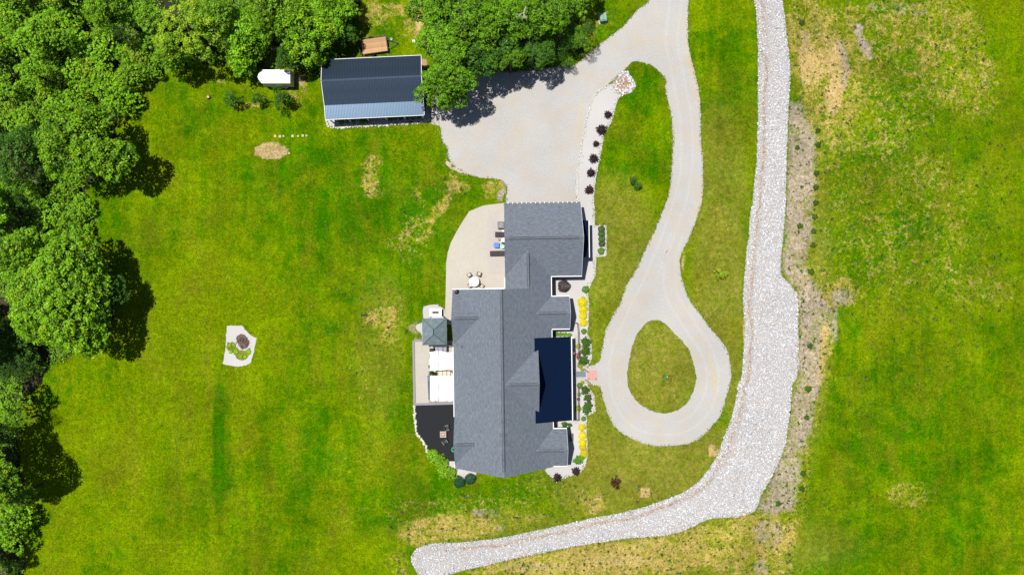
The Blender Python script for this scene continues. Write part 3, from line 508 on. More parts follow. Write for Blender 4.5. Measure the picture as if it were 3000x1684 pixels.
# ================================================================== ROOFS
def slope(name, p0, p1, q1, q0, mat, parent, expo=.21, lift=.014, thick=.14, over=None):
    """shingled roof slope laid in stepped courses; p0-p1 eave, q0-q1 ridge"""
    p0, p1, q0, q1 = map(Vector, (p0, p1, q0, q1)); up = ((q0 + q1) / 2 - (p0 + p1) / 2); L = up.length; n = max(2, int(round(L / expo)))
    nor = (p1 - p0).cross(up).normalized()
    if nor.z < 0: nor = -nor
    eu = (p1 - p0).normalized(); V = []; F = []; UV = []
    def uv(a): return ((a - p0).dot(eu), (a - p0).dot(up.normalized()))
    def quad(a, b, c, d):
        k = len(V); V.extend([a, b, c, d]); nn = (b - a).cross(c - a)
        idx = (k, k + 1, k + 2, k + 3)
        if nn.dot(nor) < 0 and abs(nn.normalized().dot(nor)) > .3: idx = idx[::-1]
        F.append(idx); UV.extend([uv(V[i]) for i in idx])
    for i in range(n):
        t0, t1 = i / n, (i + 1) / n
        a = p0.lerp(q0, t0) + nor * lift; b = p1.lerp(q1, t0) + nor * lift; c = p1.lerp(q1, t1); d = p0.lerp(q0, t1)
        quad(a, b, c, d)
        a0 = p0.lerp(q0, t0); b0 = p1.lerp(q1, t0); k = len(V); V.extend([a0, b0, b, a]); F.append((k, k + 1, k + 2, k + 3)); UV.extend([uv(V[j]) for j in (k, k + 1, k + 2, k + 3)])
    dn = Vector((0, 0, -thick)); P0, P1, Q0, Q1 = p0 + dn, p1 + dn, q0 + dn, q1 + dn
    for f in ((P0, Q0, Q1, P1), (p0, P0, P1, p1), (p0, q0, Q0, P0), (p1, P1, Q1, q1)):
        k = len(V); V.extend(f); F.append((k, k + 1, k + 2, k + 3)); UV.extend([uv(V[j]) for j in (k, k + 1, k + 2, k + 3)])
    return link(name, pymesh(name, V, F, UV), mat, parent)
CAPS = []
def ridge_cap(a, b, parent, mat, w=.17, drop=.1):
    """overlapping cap shingles down a ridge"""
    a = Vector(a); b = Vector(b); d = (b - a); n = max(2, int(d.length / .28)); dn = d.normalized(); s = Vector((-dn.y, dn.x, 0)).normalized(); mb = MB()
    for i in range(n):
        p = a + d * i / n; q = a + d * (i + 1.15) / n; z0 = Vector((0, 0, .075)); z1 = Vector((0, 0, .05)); e = Vector((0, 0, -drop))
        V = [p + s * w + e + z0, p + z0 * 1.6, p - s * w + e + z0, q + s * w + e + z1, q + z1, q - s * w + e + z1]
        mb.add(V, [(0, 3, 4, 1), (1, 4, 5, 2), (0, 1, 2)])
    MB().bar(a + Vector((0, 0, -.03)), b + Vector((0, 0, -.03)), (w + .012) * 2, .06 if drop < .2 else .03).build('ridge_shade_line', M_GREYCUSH, parent)  # dark bar added under the caps to draw the ridge's shadow line
    m_ = mb.mesh(); l = m_.uv_layers.new(name='UVMap'); l.data.foreach_set('uv', np.array([(m_.vertices[k.vertex_index].co.x, m_.vertices[k.vertex_index].co.y) for k in m_.loops], dtype=np.float32).ravel())
    return link('ridge_cap', m_, mat, parent)

# ================================================================== HOUSE
TH = .01396
house = empty('house', (0, 0, 0), 'large house with blue grey shingled roofs and several cross gables', 'house', rz=TH)
EZ = 2.8; SL = .771
XL, XR, XC = -8.44, 5.55, -1.44; ZR = EZ + SL * (XC - XL)
YN, YS = -.2, -25.6
slope('roof_slope', (XL, YN, EZ), (XL, YS, EZ), (XC, YS, ZR), (XC, YN, ZR), M_SHING, house)
slope('roof_slope', (XR, YN, EZ), (XR, YS, EZ), (XC, YS, ZR), (XC, YN, ZR), M_SHING, house)
ridge_cap((XC, YN - .1, ZR), (XC, YS + .9, ZR), house, M_SHING)
# garage block
GYN, GYS, GX0, GX1 = 11.94, 1.55, -.96, 9.95; GY = (GYN + GYS) / 2; GZ = EZ + .69 * (GYN - GY)
slope('roof_slope', (GX0, GYN, EZ), (GX1, GYN, EZ), (GX1, GY, GZ), (GX0, GY, GZ), M_SHING, house)
slope('roof_slope', (GX0, GYS, EZ), (GX1, GYS, EZ), (GX1, GY, GZ), (GX0, GY, GZ), M_SHING, house)
ridge_cap((GX0 + .6, GY, GZ), (GX1 - .6, GY, GZ), house, M_SHING)
# connector: its east slope continues the main one
CX = (GX0 + XR) / 2; CZ = EZ + SL * (XR - CX)
slope('roof_slope', (GX0, YN, EZ), (GX0, 5.2, EZ), (CX, 5.2, CZ), (CX, YN, CZ), M_SHING, house)
slope('roof_slope', (XR, YN + .004, EZ), (XR, 5.2, EZ), (CX, 5.2, CZ), (CX, YN + .004, CZ), M_SHING, house)
ridge_cap((CX, YN + .4, CZ), (CX, 4.6, CZ), house, M_SHING)
def cross_gable(xe, xi, yc, half, sl, ez, cap=(0, 1)):
    z = ez + sl * half
    slope('gable_slope', (xe, yc + half, ez), (xi, yc + half, ez), (xi, yc, z), (xe, yc, z), M_SHING, house)
    slope('gable_slope', (xe, yc - half, ez), (xi, yc - half, ez), (xi, yc, z), (xe, yc, z), M_SHING, house)
    a = xe + (xi - xe) * cap[0]; b = xe + (xi - xe) * cap[1]; ridge_cap((a, yc, z), (b, yc, z), house, M_SHING)
    return z
z1 = cross_gable(8.16, 2.9, -3.66, 2.28, .77, EZ - .02, (.12, .86))
z2 = cross_gable(7.52, 2.4, -22.83, 2.62, .76, EZ - .02, (.12, .80))
z3 = cross_gable(XL - .03, XL + 4.2, -4.16, 3.96, .74, EZ - .02, (.12, .9))
z4 = cross_gable(XL - .03, XL + 3.6, -21.75, 3.3, .70, EZ - .02, (.12, .85))
z5 = cross_gable(3.55, -1.3, -13.1, 4.70, .775, 4.36, (.05, .85))
# walls
def gable_prism(mb, x0, x1, y0, y1, ez, rz, axis):
    if axis == 'y':
        c = (x0 + x1) / 2; sec = [(x0, 0.0), (x1, 0.0), (x1, ez), (c, rz), (x0, ez)]; V = [(x, y0, z) for x, z in sec] + [(x, y1, z) for x, z in sec]
    else:
        c = (y0 + y1) / 2; sec = [(y0, 0.0), (y1, 0.0), (y1, ez), (c, rz), (y0, ez)]; V = [(x0, y, z) for y, z in sec] + [(x1, y, z) for y, z in sec]
    F = [(0, 1, 2, 3, 4), (9, 8, 7, 6, 5)] + [(i, (i + 1) % 5, 5 + (i + 1) % 5, 5 + i) for i in range(5)]; mb.add(V, F)
def wall(*a):
    mb = MB(); gable_prism(mb, *a); mb.build('wall', M_SIDING, house)
o = .42
def wz(x_in, sl=SL, ez=EZ): return ez + sl * x_in - .20
wall(XL + o, XR - o, YS + o, YN - .25, wz(o), wz(XC - XL), 'y')
wall(GX0 + .25, GX1 - .35, GYS + o, GYN - o, wz(o, .69), wz(GY - GYS, .69), 'x')
wall(GX0 + .3, XR - o, -.8, 3.2, wz(.4), wz(CX - GX0), 'y')
wall(2.0, 8.16 - .35, -3.66 - 1.9, -3.66 + 1.9, wz(.38, .77), wz(2.28, .77), 'x')
wall(2.0, 7.52 - .35, -22.83 - 2.2, -22.83 + 2.2, wz(.42, .76), wz(2.62, .76), 'x')
mb = MB(); gable_prism(mb, .5, 3.3, -13.1 - 4.35, -13.1 + 4.35, 4.36 + .775 * .35 - .2, z5 - .25, 'x'); mb.build('gable_wall', M_SIDING, house)
mb = MB(); gable_prism(mb, XL + .28, XL + 2, -4.16 - 3.5, -4.16 + 3.5, EZ + .74 * .46 - .2, z3 - .25, 'x'); mb.build('gable_wall', M_SIDING, house)
mb = MB(); gable_prism(mb, XL + .28, XL + 2, -21.75 - 2.85, -21.75 + 2.85, EZ + .7 * .45 - .2, z4 - .25, 'x'); mb.build('gable_wall', M_SIDING, house)
# gutters and fascia boards
def gutter(a, b, w=.11, mat=None, name='gutter'): MB().bar(a, b, w, .12).build(name, mat or M_TRIM, house)
gutter((XL - .075, -8.3, EZ - .05), (XL - .075, -18.3, EZ - .05)); gutter((XL - .075, -25.1, EZ - .05), (XL - .075, YS, EZ - .05), .1)
gutter((XL - .02, YN + .07, EZ - .02), (GX0 - .15, YN + .07, EZ - .02), .13, name='fascia_board')
gutter((GX0 - .07, YN + .15, EZ - .04), (GX0 - .07, 1.4, EZ - .04), .13)
gutter((XR + .1, GYS - .07, EZ - .04), (GX1 + .03, GYS - .07, EZ - .04), .12)
gutter((XR + .075, YN - 1.1, EZ - .04), (XR + .075, GYS - .02, EZ - .04), .12)
gutter((XR + .05, -1.31, EZ - .05), (8.16, -1.31, EZ - .05), .13); gutter((XR + .05, -6.02, EZ - .05), (8.16, -6.02, EZ - .05), .13)
gutter((XR + .06, -6.1, EZ - .05), (XR + .06, -7.2, EZ - .05), .10); gutter((XR + .06, -18.9, EZ - .05), (XR + .06, -20.08, EZ - .05), .13)
gutter((XR + .0, -20.13, EZ - .05), (7.52, -20.13, EZ - .05), .14); gutter((5.3, -25.52, EZ - .05), (7.52, -25.52, EZ - .05), .13)
gutter((GX0, GYN + .07, EZ - .05), (GX1, GYN + .07, EZ - .05), .10, M_GREYM)
for k in range(16): MB().box(GX0 + .65 * k + .5, GX0 + .65 * k + .62, GYN - .02, GYN + .14, EZ - .01, EZ + .03).build('gutter_bracket', M_TRIM, house)
# rake trim on the gable ends
def rake(x, yc, half, ez, z, w=.06):
    for s in (-1, 1): MB().bar((x, yc + s * half, ez - .06), (x, yc, z - .06), w, .2).build('rake_trim', M_TRIM, house)
rake(GX1 + .0, GY, GY - GYS, EZ, GZ, .03); rake(8.16, -3.66, 2.28, EZ, z1, .03); rake(7.52, -22.83, 2.62, EZ, z2, .03)
# porch roof of dark metal panels
PX0, PX1, PY0, PY1, PZ0, PZ1 = 3.02, 8.28, -19.0, -7.1, 4.86, 2.92
pr = bpy.data.objects.new('porch_roof', None); COL.objects.link(pr); pr.parent = house
def ribbed(width, length, zA, zB, ribs=3, rh=.035, rw=.03, th=.03):
    """one metal roof panel with raised ribs, from (0,0,zA) to (.., -length, zB)"""
    prof = [(0, 0)]
    for k in range(ribs):
        c = width * (k + .5) / ribs; prof += [(c - rw, 0), (c - rw * .5, rh), (c + rw * .5, rh), (c + rw, 0)]
    prof.append((width, 0)); n = len(prof)
    V = [(x, 0, zA + z) for x, z in prof] + [(x, -length, zB + z) for x, z in prof] + [(0, 0, zA - th), (width, 0, zA - th), (width, -length, zB - th), (0, -length, zB - th)]
    F = [(i, n + i, n + i + 1, i + 1) for i in range(n - 1)]; b = 2 * n
    F += [(b, b + 1, b + 2, b + 3), (0, b, b + 3, n), (n - 1, 2 * n - 1, b + 2, b + 1)]; return pymesh('roof_panel', V, F)
npn = 26; pw = (PY1 - PY0) / npn; pm = ribbed(pw - .004, PX1 - PX0, PZ0, PZ1, 1, .03, .02)
for k in range(npn):
    o_ = link('roof_panel', pm, M_PORCH, pr, loc=(PX0, PY0 + pw * k, 0)); o_.rotation_euler = (0, 0, math.pi / 2)
mb = MB(); mb.bar((PX1 + .09, PY0, PZ1 - .05), (PX1 + .09, PY1, PZ1 - .05), .13, .12); mb.build('gutter', M_TRIM, house)
for k in range(17): MB().box(PX1 - .03, PX1 + .17, PY0 + .35 + .69 * k, PY0 + .42 + .69 * k, PZ1 + .012, PZ1 + .035).build('gutter_bracket', M_STEEL, house)
for y in (-18.7, -15.9, -13.05, -10.2, -7.4): MB().box(7.75, 7.95, y - .1, y + .1, .2, PZ1 + .08).build('porch_post', M_TRIM, house)
MB().box(XR - o, 8.15, -18.9, -7.2, 0.0, .2).build('porch_floor', M_PAD, house)
# awning roof over the garage doors
aw = ribbed(5.25 / 6 - .004, 1.42, 2.98, 2.68, 3, .03, .02)
ar = bpy.data.objects.new('garage_awning', None); COL.objects.link(ar); ar.parent = house
for k in range(6):
    o_ = link('roof_panel', aw, M_PORCH, ar, loc=(9.62, 4.14 + k * 5.25 / 6, 0)); o_.rotation_euler = (0, 0, math.pi / 2)
MB().bar((11.1, 4.12, 2.68), (11.1, 9.4, 2.68), .12, .1).build('gutter', M_TRIM, house)
for y in (4.3, 6.75, 9.2): MB().bar((9.62, y, 2.2), (10.9, y, 2.66), .07).build('awning_bracket', M_TRIM, house)
# doors and windows
def window(x, y, z, w, h, face):
    t = .06; f = MB(); g = MB()
    if face in 'EW':
        s = 1 if face == 'E' else -1; f.box(x, x + s * t, y - w / 2, y - w / 2 + .08, z, z + h); f.box(x, x + s * t, y + w / 2 - .08, y + w / 2, z, z + h)
        f.box(x, x + s * t, y - w / 2 + .08, y + w / 2 - .08, z, z + .08); f.box(x, x + s * t, y - w / 2 + .08, y + w / 2 - .08, z + h - .08, z + h); f.box(x, x + s * t * .8, y - .02, y + .02, z + .08, z + h - .08)
        g.box(x, x + s * .02, y - w / 2 + .08, y + w / 2 - .08, z + .08, z + h - .08)
    else:
        s = 1 if face == 'N' else -1; f.box(x - w / 2, x - w / 2 + .08, y, y + s * t, z, z + h); f.box(x + w / 2 - .08, x + w / 2, y, y + s * t, z, z + h)
        f.box(x - w / 2 + .08, x + w / 2 - .08, y, y + s * t, z, z + .08); f.box(x - w / 2 + .08, x + w / 2 - .08, y, y + s * t, z + h - .08, z + h); f.box(x - .02, x + .02, y, y + s * t * .8, z + .08, z + h - .08)
        g.box(x - w / 2 + .08, x + w / 2 - .08, y, y + s * .02, z + .08, z + h - .08)
    w_ = f.build('window', M_TRIM, house); g.build('pane', M_GLASS, w_)
for y in (-2.5, -5.8, -10, -13, -20.5, -23): window(XL + o - .003 if not -8 < y < -1 else XL + .277, y, .9, 1.3, 1.3, 'W')
for y in (-3.66,): window(7.813, y, .8, 1.8, 1.4, 'E')
window(7.173, -22.83, .8, 1.8, 1.4, 'E')
for y in (-8.8, -10.8, -15.6, -17.4): window(XR - o + .003, y, .8, 1.2, 1.4, 'E')
for x in (-5, 1.5): window(x, YS + o - .003, .9, 1.4, 1.3, 'S')
d_ = MB().box(XR - o, XR - o + .07, -13.6, -12.6, .2, 2.35).build('door', plain('door_red', (.25, .03, .03), .5), house); MB().box(XR - o + .07, XR - o + .12, -12.75, -12.69, 1.2, 1.26).build('handle', M_STEEL, d_)
for y in (5.4, 8.15):
    d_ = MB().box(9.6, 9.66, y - 1.25, y + 1.25, 0, 2.25).build('garage_door', M_DOOR, house)
    for k in range(4): MB().box(9.66, 9.68, y - 1.2, y + 1.2, .08 + k * .54, .56 + k * .54).build('door_panel', M_DOOR, d_)
d_ = MB().box(GX0 + .19, GX0 + .25, 4.6, 6.4, .05, 2.2).build('patio_door', M_TRIM, house); MB().box(GX0 + .17, GX0 + .19, 4.7, 6.3, .2, 2.1).build('pane', M_GLASS, d_)
# things on the roof
def Lp(u, v, z):       # picture place to house coordinates
    x, y, _ = P(u, v, z); c_, s_ = math.cos(TH), math.sin(TH); return (x * c_ + y * s_, -x * s_ + y * c_, z)
x, y, z = Lp(1353, 1014, 3.9); vp = MB().tube([(x, y, 3.6), (x, y, 4.3)], .06).tube([(x + .05, y - .25, 3.6), (x + .05, y - .25, 4.15)], .05).build('vent_pipe', M_DARKMETAL, house)
def at_house(u, v, z): return Lp(u, v, z)

# satellite dish on the roof corner
x, y, z = P(1339, 855, 3.4)
sdish = empty('satellite_dish', (x, y, 3.05), 'small dark satellite dish on the upper left corner of the main house roof', 'satellite dish')
MB().tube([(0, 0, -.15), (0, 0, .35), (-.08, .05, .5)], .03).build('mast', M_DARKMETAL, sdish)
mb = MB(); mb.lathe([(.02, 0), (.2, .02), (.36, .09), (.36, .075), (.2, .005), (.02, -.02)], n=20); o_ = mb.build('dish', M_DARKMETAL, sdish); o_.location = (.0, 0, .5); o_.rotation_euler = (math.radians(-30), math.radians(-35), 0)
MB().bar((0, 0, .5), (-.42, .16, .62), .035).build('feed_arm', M_STEEL, sdish)

# ================================================================== BARN
BA = math.radians(2.65); bx, by, _ = P(943.6, 177, 3.0)
barn = empty('barn', (bx, by, 0), 'long outbuilding with a ribbed dark navy metal roof and a lighter lower strip', 'barn', rz=BA)
BL = 14.08; n = 16; w = BL / n
for nm, y0, z0, y1, z1_ in (('upper_roof', -3.19, 3.92, 0.0, 3.0), ('main_roof', -3.19, 3.92, -6.40, 2.80), ('lower_roof', -6.40, 2.84, -8.30, 2.54)):
    g = bpy.data.objects.new(nm, None); COL.objects.link(g); g.parent = barn
    if nm == 'upper_roof':
        pm = ribbed(w - .004, 3.19, z0, z1_, 4, .06, .035)
        for k in range(n): o_ = link('roof_panel', pm, M_NAVY, g, loc=(w * (k + 1), y0, 0)); o_.rotation_euler = (0, 0, math.pi)
    else:
        pm = ribbed(w - .004, y0 - y1, z0, z1_, 4, .06, .035)
        for k in range(n): link('roof_panel', pm, M_NAVY, g, loc=(w * k, y0, 0))
MB().add([(-.03, -3.35, 3.90), (BL + .03, -3.35, 3.90), (BL + .03, -3.19, 3.99), (-.03, -3.19, 3.99), (BL + .03, -3.03, 3.90), (-.03, -3.03, 3.90)], [(0, 1, 2, 3), (3, 2, 4, 5)]).build('ridge_cap', plain('ridge_metal', (.09, .12, .19), .35, .3), barn)
for a, b in (((0, .06, 2.97), (BL, .06, 2.97)), ((0, -8.36, 2.52), (BL, -8.36, 2.52)), ((-.03, 0, 3.0), (-.03, -3.19, 3.92)), ((-.03, -3.19, 3.92), (-.03, -6.4, 2.8)), ((-.03, -6.4, 2.8), (-.03, -8.3, 2.56)), ((BL + .03, 0, 3.0), (BL + .03, -3.19, 3.92)), ((BL + .03, -3.19, 3.92), (BL + .03, -6.4, 2.8)), ((BL + .03, -6.4, 2.8), (BL + .03, -8.3, 2.56))):
    MB().bar(a, b, .07, .12).build('trim', M_TRIM, barn)
mb = MB(); V = []
sec = [(-.35, 0), (-6.35, 0), (-6.35, 2.68), (-3.19, 3.78), (-.35, 2.98)]
V = [(.25, y, z) for y, z in sec] + [(BL - .25, y, z) for y, z in sec]
mb.add(V, [(0, 1, 2, 3, 4), (9, 8, 7, 6, 5)] + [(i, (i + 1) % 5, 5 + (i + 1) % 5, 5 + i) for i in range(5)]); mb.build('wall', M_SIDE2, barn)
for k in range(6): MB().box(.3 + k * (BL - .75) / 5, .45 + k * (BL - .75) / 5, -8.2, -8.05, 0, 2.5).build('porch_post', M_TRIM, barn)
for k in range(3):
    f = MB().box(2.6 + k * 3.7, 3.9 + k * 3.7, -6.41, -6.352, .9, 2.1).build('window', M_TRIM, barn); MB().box(2.7 + k * 3.7, 3.8 + k * 3.7, -6.43, -6.411, 1.0, 2.0).build('pane', M_GLASS, f)
f = MB().box(BL - .248, BL - .18, -4.6, -1.8, 0, 2.4).build('door', M_TRIM, barn); MB().box(BL - .18, BL - .13, -3.0, -2.9, 1.0, 1.2).build('handle', M_STEEL, f)

# ================================================================== HUT beside the patio
hx, hy, _ = P(1273, 971, 2.6)
hut = empty('hip_roofed_hut', (hx, hy, 0), 'small square hut with a grey four sided hip roof beside the main house', 'hut', rz=TH)
a, b, ez, az = 1.74, 1.90, 2.55, 3.75
for q0, q1, r0, r1 in (((-a, -b), (a, -b), (-.06, -.35), (.06, -.35)), ((a, -b), (a, b), (.06, -.35), (.06, .35)), ((a, b), (-a, b), (.06, .35), (-.06, .35)), ((-a, b), (-a, -b), (-.06, .35), (-.06, -.35))):
    slope('roof_slope', q0 + (ez,), q1 + (ez,), r1 + (az,), r0 + (az,), M_SHING2, hut, .19, .02)
for sx in (-1, 1):
    for sy in (-1, 1):
        MB().box(sx * (a - .25) - .08, sx * (a - .25) + .08, sy * (b - .25) - .08, sy * (b - .25) + .08, 0, ez - .02).build('post', M_TRIM, hut)
        MB().bar((sx * (a + .02), sy * (b + .02), ez + .04), (sx * .05, sy * .35, az + .05), .14, .03).build('hip_cap', M_SHING2, hut)
for sy in (-1, 1): MB().bar((-a + .2, sy * (b - .25), ez - .22), (a - .2, sy * (b - .25), ez - .22), .12, .2).build('beam', M_TRIM, hut)
# hut's round-backed bench poking out on its north side
x, y, _ = P(1281, 930, .7)
bn = empty('curved_bench', (x, y, 0), 'rounded pale lilac bench end showing above the hut roof', 'bench', rz=TH)
pts = [(-1.05, -.6)] + [(-1.05 + .35 - .35 * math.cos(t), -.1 + .35 * math.sin(t)) for t in np.linspace(0, 1.57, 6)] + [(1.05 - .35 + .35 * math.sin(t), -.1 + .35 * math.cos(t)) for t in np.linspace(0, 1.57, 6)] + [(1.05, -.6)]
MB().prof(pts[::-1], .05, .62).build('frame', M_DARKMETAL, bn); MB().prof([(x * .9, y * .9 - .06) for x, y in pts][::-1], .60, .72).build('cushion', plain('lilac_top', (.55, .53, .62), .6), bn)
x, y, _ = P(1276, 915, .8)
ft = empty('white_fire_table', (x, y, 0), 'white rectangular table with a dark slatted grille in its middle above the hut', 'fire table', rz=TH)
MB().box(-.80, .80, -.48, .48, .06, .70).build('body', M_CREAMSIDE, ft); mb = MB()
for a0 in ((-.88, .88, -.54, -.17), (-.88, .88, .17, .54), (-.88, -.48, -.17, .17), (.48, .88, -.17, .17)): mb.box(*a0, .70, .82)
mb.build('table_top', M_WHITE, ft); MB().box(-.48, .48, -.17, .17, .70, .74).build('burner_tray', plain('tray_dark', (.08, .075, .06)), ft)
for k in range(4): MB().box(-.46, .46, -.14 + k * .08, -.10 + k * .08, .745, .785).build('slat', M_GRILLE, ft)
x, y, _ = P(1289, 896, .1); MB().box(x - .25, x + .25, y - .05, y + .05, .02, .16).build('dark_bar', M_DARKMETAL, label='short dark bar lying on the gravel above the white fire table', cat='bar')

# ================================================================== PERGOLA and terrace
pg = empty('pergola', P(1293, 1095, 0), 'open pergola frame on the terrace against the left house wall', 'pergola', rz=TH)
px, py = pg.location.x, pg.location.y
def LP(u, v, z):
    x, y, _ = P(u, v, z); dx, dy = x - px, y - py; return (dx * math.cos(TH) + dy * math.sin(TH), -dx * math.sin(TH) + dy * math.cos(TH), z)
PZ = 2.62
for u in (1259, 1327):
    for v in (1014, 1095, 1176): a = LP(u, v, PZ); MB().box(a[0] - .06, a[0] + .06, a[1] - .06, a[1] + .06, .22, PZ).build('post', M_DARKMETAL, pg)
for u in (1259, 1327): MB().bar(LP(u, 1012, PZ), LP(u, 1178, PZ), .06, .12).build('side_beam', M_GREYM, pg)
for v in (1012, 1178): MB().bar(LP(1256, v, PZ + .02), LP(1329, v, PZ + .02), .08, .14).build('cross_beam', M_BLOCK if v > 1100 else M_DARKMETAL, pg)
for u in (1283.5, 1309): MB().tube([LP(u, 1012, PZ + .12), LP(u, 1095, PZ + .08), LP(u, 1178, PZ + .12)], .03, 6).build('cable', M_DARKMETAL, pg)
def sail(u0, v0, u1, v1, label, wob, seed):
    r = np.random.default_rng(seed); nx, ny = 26, 22; V = []; F = []
    for j in range(ny + 1):
        for i in range(nx + 1):
            s, t = i / nx, j / ny; u = u0 + (u1 - u0) * s; v = v0 + (v1 - v0) * t
            if t < .05: v += wob * math.sin(s * 7 + seed) * 1.2 + wob * 1.0 * s
            if t > .97: v -= wob * 2.2 * s
            z = PZ + .06 - .05 * abs(math.sin(s * math.pi * 2.6)) + .035 * math.sin(t * 11 + s * 3 + seed)
            V.append(P(u, v, z))
    for j in range(ny):
        for i in range(nx): k = j * (nx + 1) + i; F.append((k, k + nx + 1, k + nx + 2, k + 1))
    link('canopy_sheet', pymesh('canopy_sheet', V, F), M_SAIL, label=label, cat='canopy')
sail(1258, 1029, 1328, 1086, 'upper of the two white canvas sheets stretched over the pergola', 1.6, 2)
sail(1260, 1101, 1328, 1174, 'lower and longer of the two white canvas sheets over the pergola', 0.0, 5)
# furled umbrella
x, y, _ = P(1256, 1100, 2.4); x2, y2, _ = P(1257, 1170, 2.4)
um = empty('furled_umbrella', (x, y, 0), 'long tapered slate blue furled umbrella lying beside the lower white canopy', 'umbrella')
mb = MB(); n = 14; pts = []; rad = []
for k in range(n): t = k / (n - 1); pts.append((0 + (x2 - x) * t, (y2 - y) * t, 2.42 - .1 * t)); rad.append(.19 - .10 * t)
mb.tube(pts, rad, 10); mb.build('folded_cloth', plain('slate_blue_cloth', (.07, .13, .22), .8, var=.3), um)
for k in range(4): yy = -.15 - k * .17; MB().tube([(0, yy, 2.42), (0, yy - .05, 2.42)], .197, 10).build('strap', plain('pale_band', (.25, .38, .50), .6), um)
MB().tube([(0, 0, 2.4), (0, .12, 2.4)], .03).build('pole_tip', M_STEEL, um); MB().bar((-.3, (y2 - y) - .1, .25), (0, (y2 - y) - .1, 2.3), .07).build('stand', M_GREYM, um)
# terrace edge blocks, each its own piece
def blocks(px0, px1, label, n, w=.30):
    a = np.array(P(*px0)[:2]); b = np.array(P(*px1)[:2]); L = np.hypot(*(b - a)); ang = math.atan2(*(b - a)[::-1]); root = empty('retaining_wall', (a[0], a[1], 0), label, 'wall', rz=ang); s = L / n
    me = MB().box(0, s - .012, -w / 2, w / 2, 0, .34).mesh('block')
    for k in range(n): link('block', me, M_BLOCK, root, loc=(s * k, 0, R.uniform(-.008, .008)))
blocks((1212, 998), (1215, 1184), 'long left terrace wall of grey blocks facing the lawn', 26); blocks((1218, 1183), (1329, 1180), 'terrace wall of grey blocks bordering the black mulch', 16); blocks((1214, 997), (1242, 997), 'short upper terrace wall of grey blocks beside the hut', 4)
# furniture glimpsed between the sails
x, y, _ = P(1290, 1022, .8)
so = empty('outdoor_sofa', (x, y, .22), 'lilac grey outdoor sofa half hidden above the upper white canopy', 'sofa', rz=TH)
MB().box(-.95, .95, -.42, .42, .02, .34).build('base', M_DARKMETAL, so); MB().box(-.95, .95, .28, .42, .34, .8).build('backrest', M_LILAC, so)
for k in range(3): MB().box(-.92 + k * .62, -.34 + k * .62, -.40, .27, .34, .5).build('seat_cushion', M_LILAC, so)
for s in (-1, 1): MB().box(s * .95 - .08, s * .95 + .08, -.42, .42, .02, .6).build('armrest', M_DARKMETAL, so)
x, y, _ = P(1266, 1026, .7); gr = empty('covered_grill', (x, y, .22), 'black covered grill at the left end of the gap above the upper canopy', 'grill')
MB().box(-.32, .32, -.25, .25, .02, .75).build('cabinet', M_DARKMETAL, gr); MB().tube([(-.34, 0, .78), (.34, 0, .78)], .24, 12).build('lid', M_DARKMETAL, gr)
x, y, _ = P(1302, 1094, .7); tb = empty('dining_table', (x, y, .22), 'cream table seen through the gap between the two white canopies', 'table', rz=TH)
MB().box(-.9, .9, -.38, .38, .70, .75).build('table_top', plain('cream_top', (.62, .55, .42), .6), tb)
for sx in (-1, 1):
    for sy in (-1, 1): MB().box(sx * .82 - .03, sx * .82 + .03, sy * .3 - .03, sy * .3 + .03, 0, .70).build('leg', M_GREYM, tb)
x, y, _ = P(1322, 1095, .4); ch = empty('white_chair', (x, y, .22), 'white chair by the house wall in the gap between the canopies', 'chair', rz=.2)
MB().box(-.25, .25, -.25, .25, .40, .46).build('seat', M_WHITE, ch); MB().box(.2, .26, -.25, .25, .46, .9).build('backrest', M_WHITE, ch)
for sx in (-1, 1):
    for sy in (-1, 1): MB().box(sx * .22 - .02, sx * .22 + .02, sy * .22 - .02, sy * .22 + .02, 0, .40).build('leg', M_WHITE, ch)

# ================================================================== PATIO THINGS
def chair(u, v, rz, label, group, kind='patio', z=.03):
    x, y, _ = P(u, v, .5); c = empty('patio_chair' if kind == 'patio' else 'lounge_chair', (x, y, z), label, 'chair', group, rz)
    fr = plain_bronze; st = M_SLING if kind == 'patio' else M_DKCUSH; fw = .045
    if kind == 'patio':
        MB().box(-.23, .23, -.25, .23, .40, .43).build('seat', st, c)
        mb = MB(); mb.box(-.29, -.23, -.27, .27, .39, .44); mb.box(.23, .29, -.27, .27, .39, .44); mb.box(-.23, .23, .23, .29, .39, .44); mb.build('seat_frame', fr, c)
        mb = MB(); mb.hexa([(-.25, -.25, .44), (.25, -.25, .44), (.25, -.21, .44), (-.25, -.21, .44)], [(-.25, -.36, .92), (.25, -.36, .92), (.25, -.32, .92), (-.25, -.32, .92)]); mb.build('backrest', fr, c)
        for s in (-1, 1):
            MB().bar((s * .28, .24, .62), (s * .28, -.27, .62), fw).build('armrest', fr, c)
            MB().bar((s * .27, .24, 0), (s * .27, .24, .6), fw).build('leg', fr, c); MB().bar((s * .27, -.26, 0), (s * .27, -.26, .6), fw).build('leg', fr, c)
    else:
        MB().box(-.27, .27, -.26, .28, .12, .36).build('seat', st, c)
        MB().box(-.34, .34, -.40, -.27, .1, .74).build('backrest', M_DKFRAME, c)
        for s in (-1, 1): MB().box(s * .34 - .07, s * .34 + .07, -.27, .32, .1, .55).build('armrest', M_GREYM2, c)
        for sx in (-1, 1):
            for sy in (-1, 1): MB().box(sx * .3 - .03, sx * .3 + .03, sy * .27 - .03, sy * .27 + .03, 0, .1).build('leg', M_DKFRAME, c)
    return c
plain_bronze = plain('bronze_frame', (.10, .08, .07), .5); M_SLING = plain('beige_sling', (.50, .45, .38), .8); M_DKCUSH = plain('charcoal_cushion', (.045, .055, .065), .9); M_DKFRAME = plain('charcoal_wicker', (.03, .033, .036), .7); M_GREYM2 = plain('grey_wicker', (.13, .135, .14), .6)
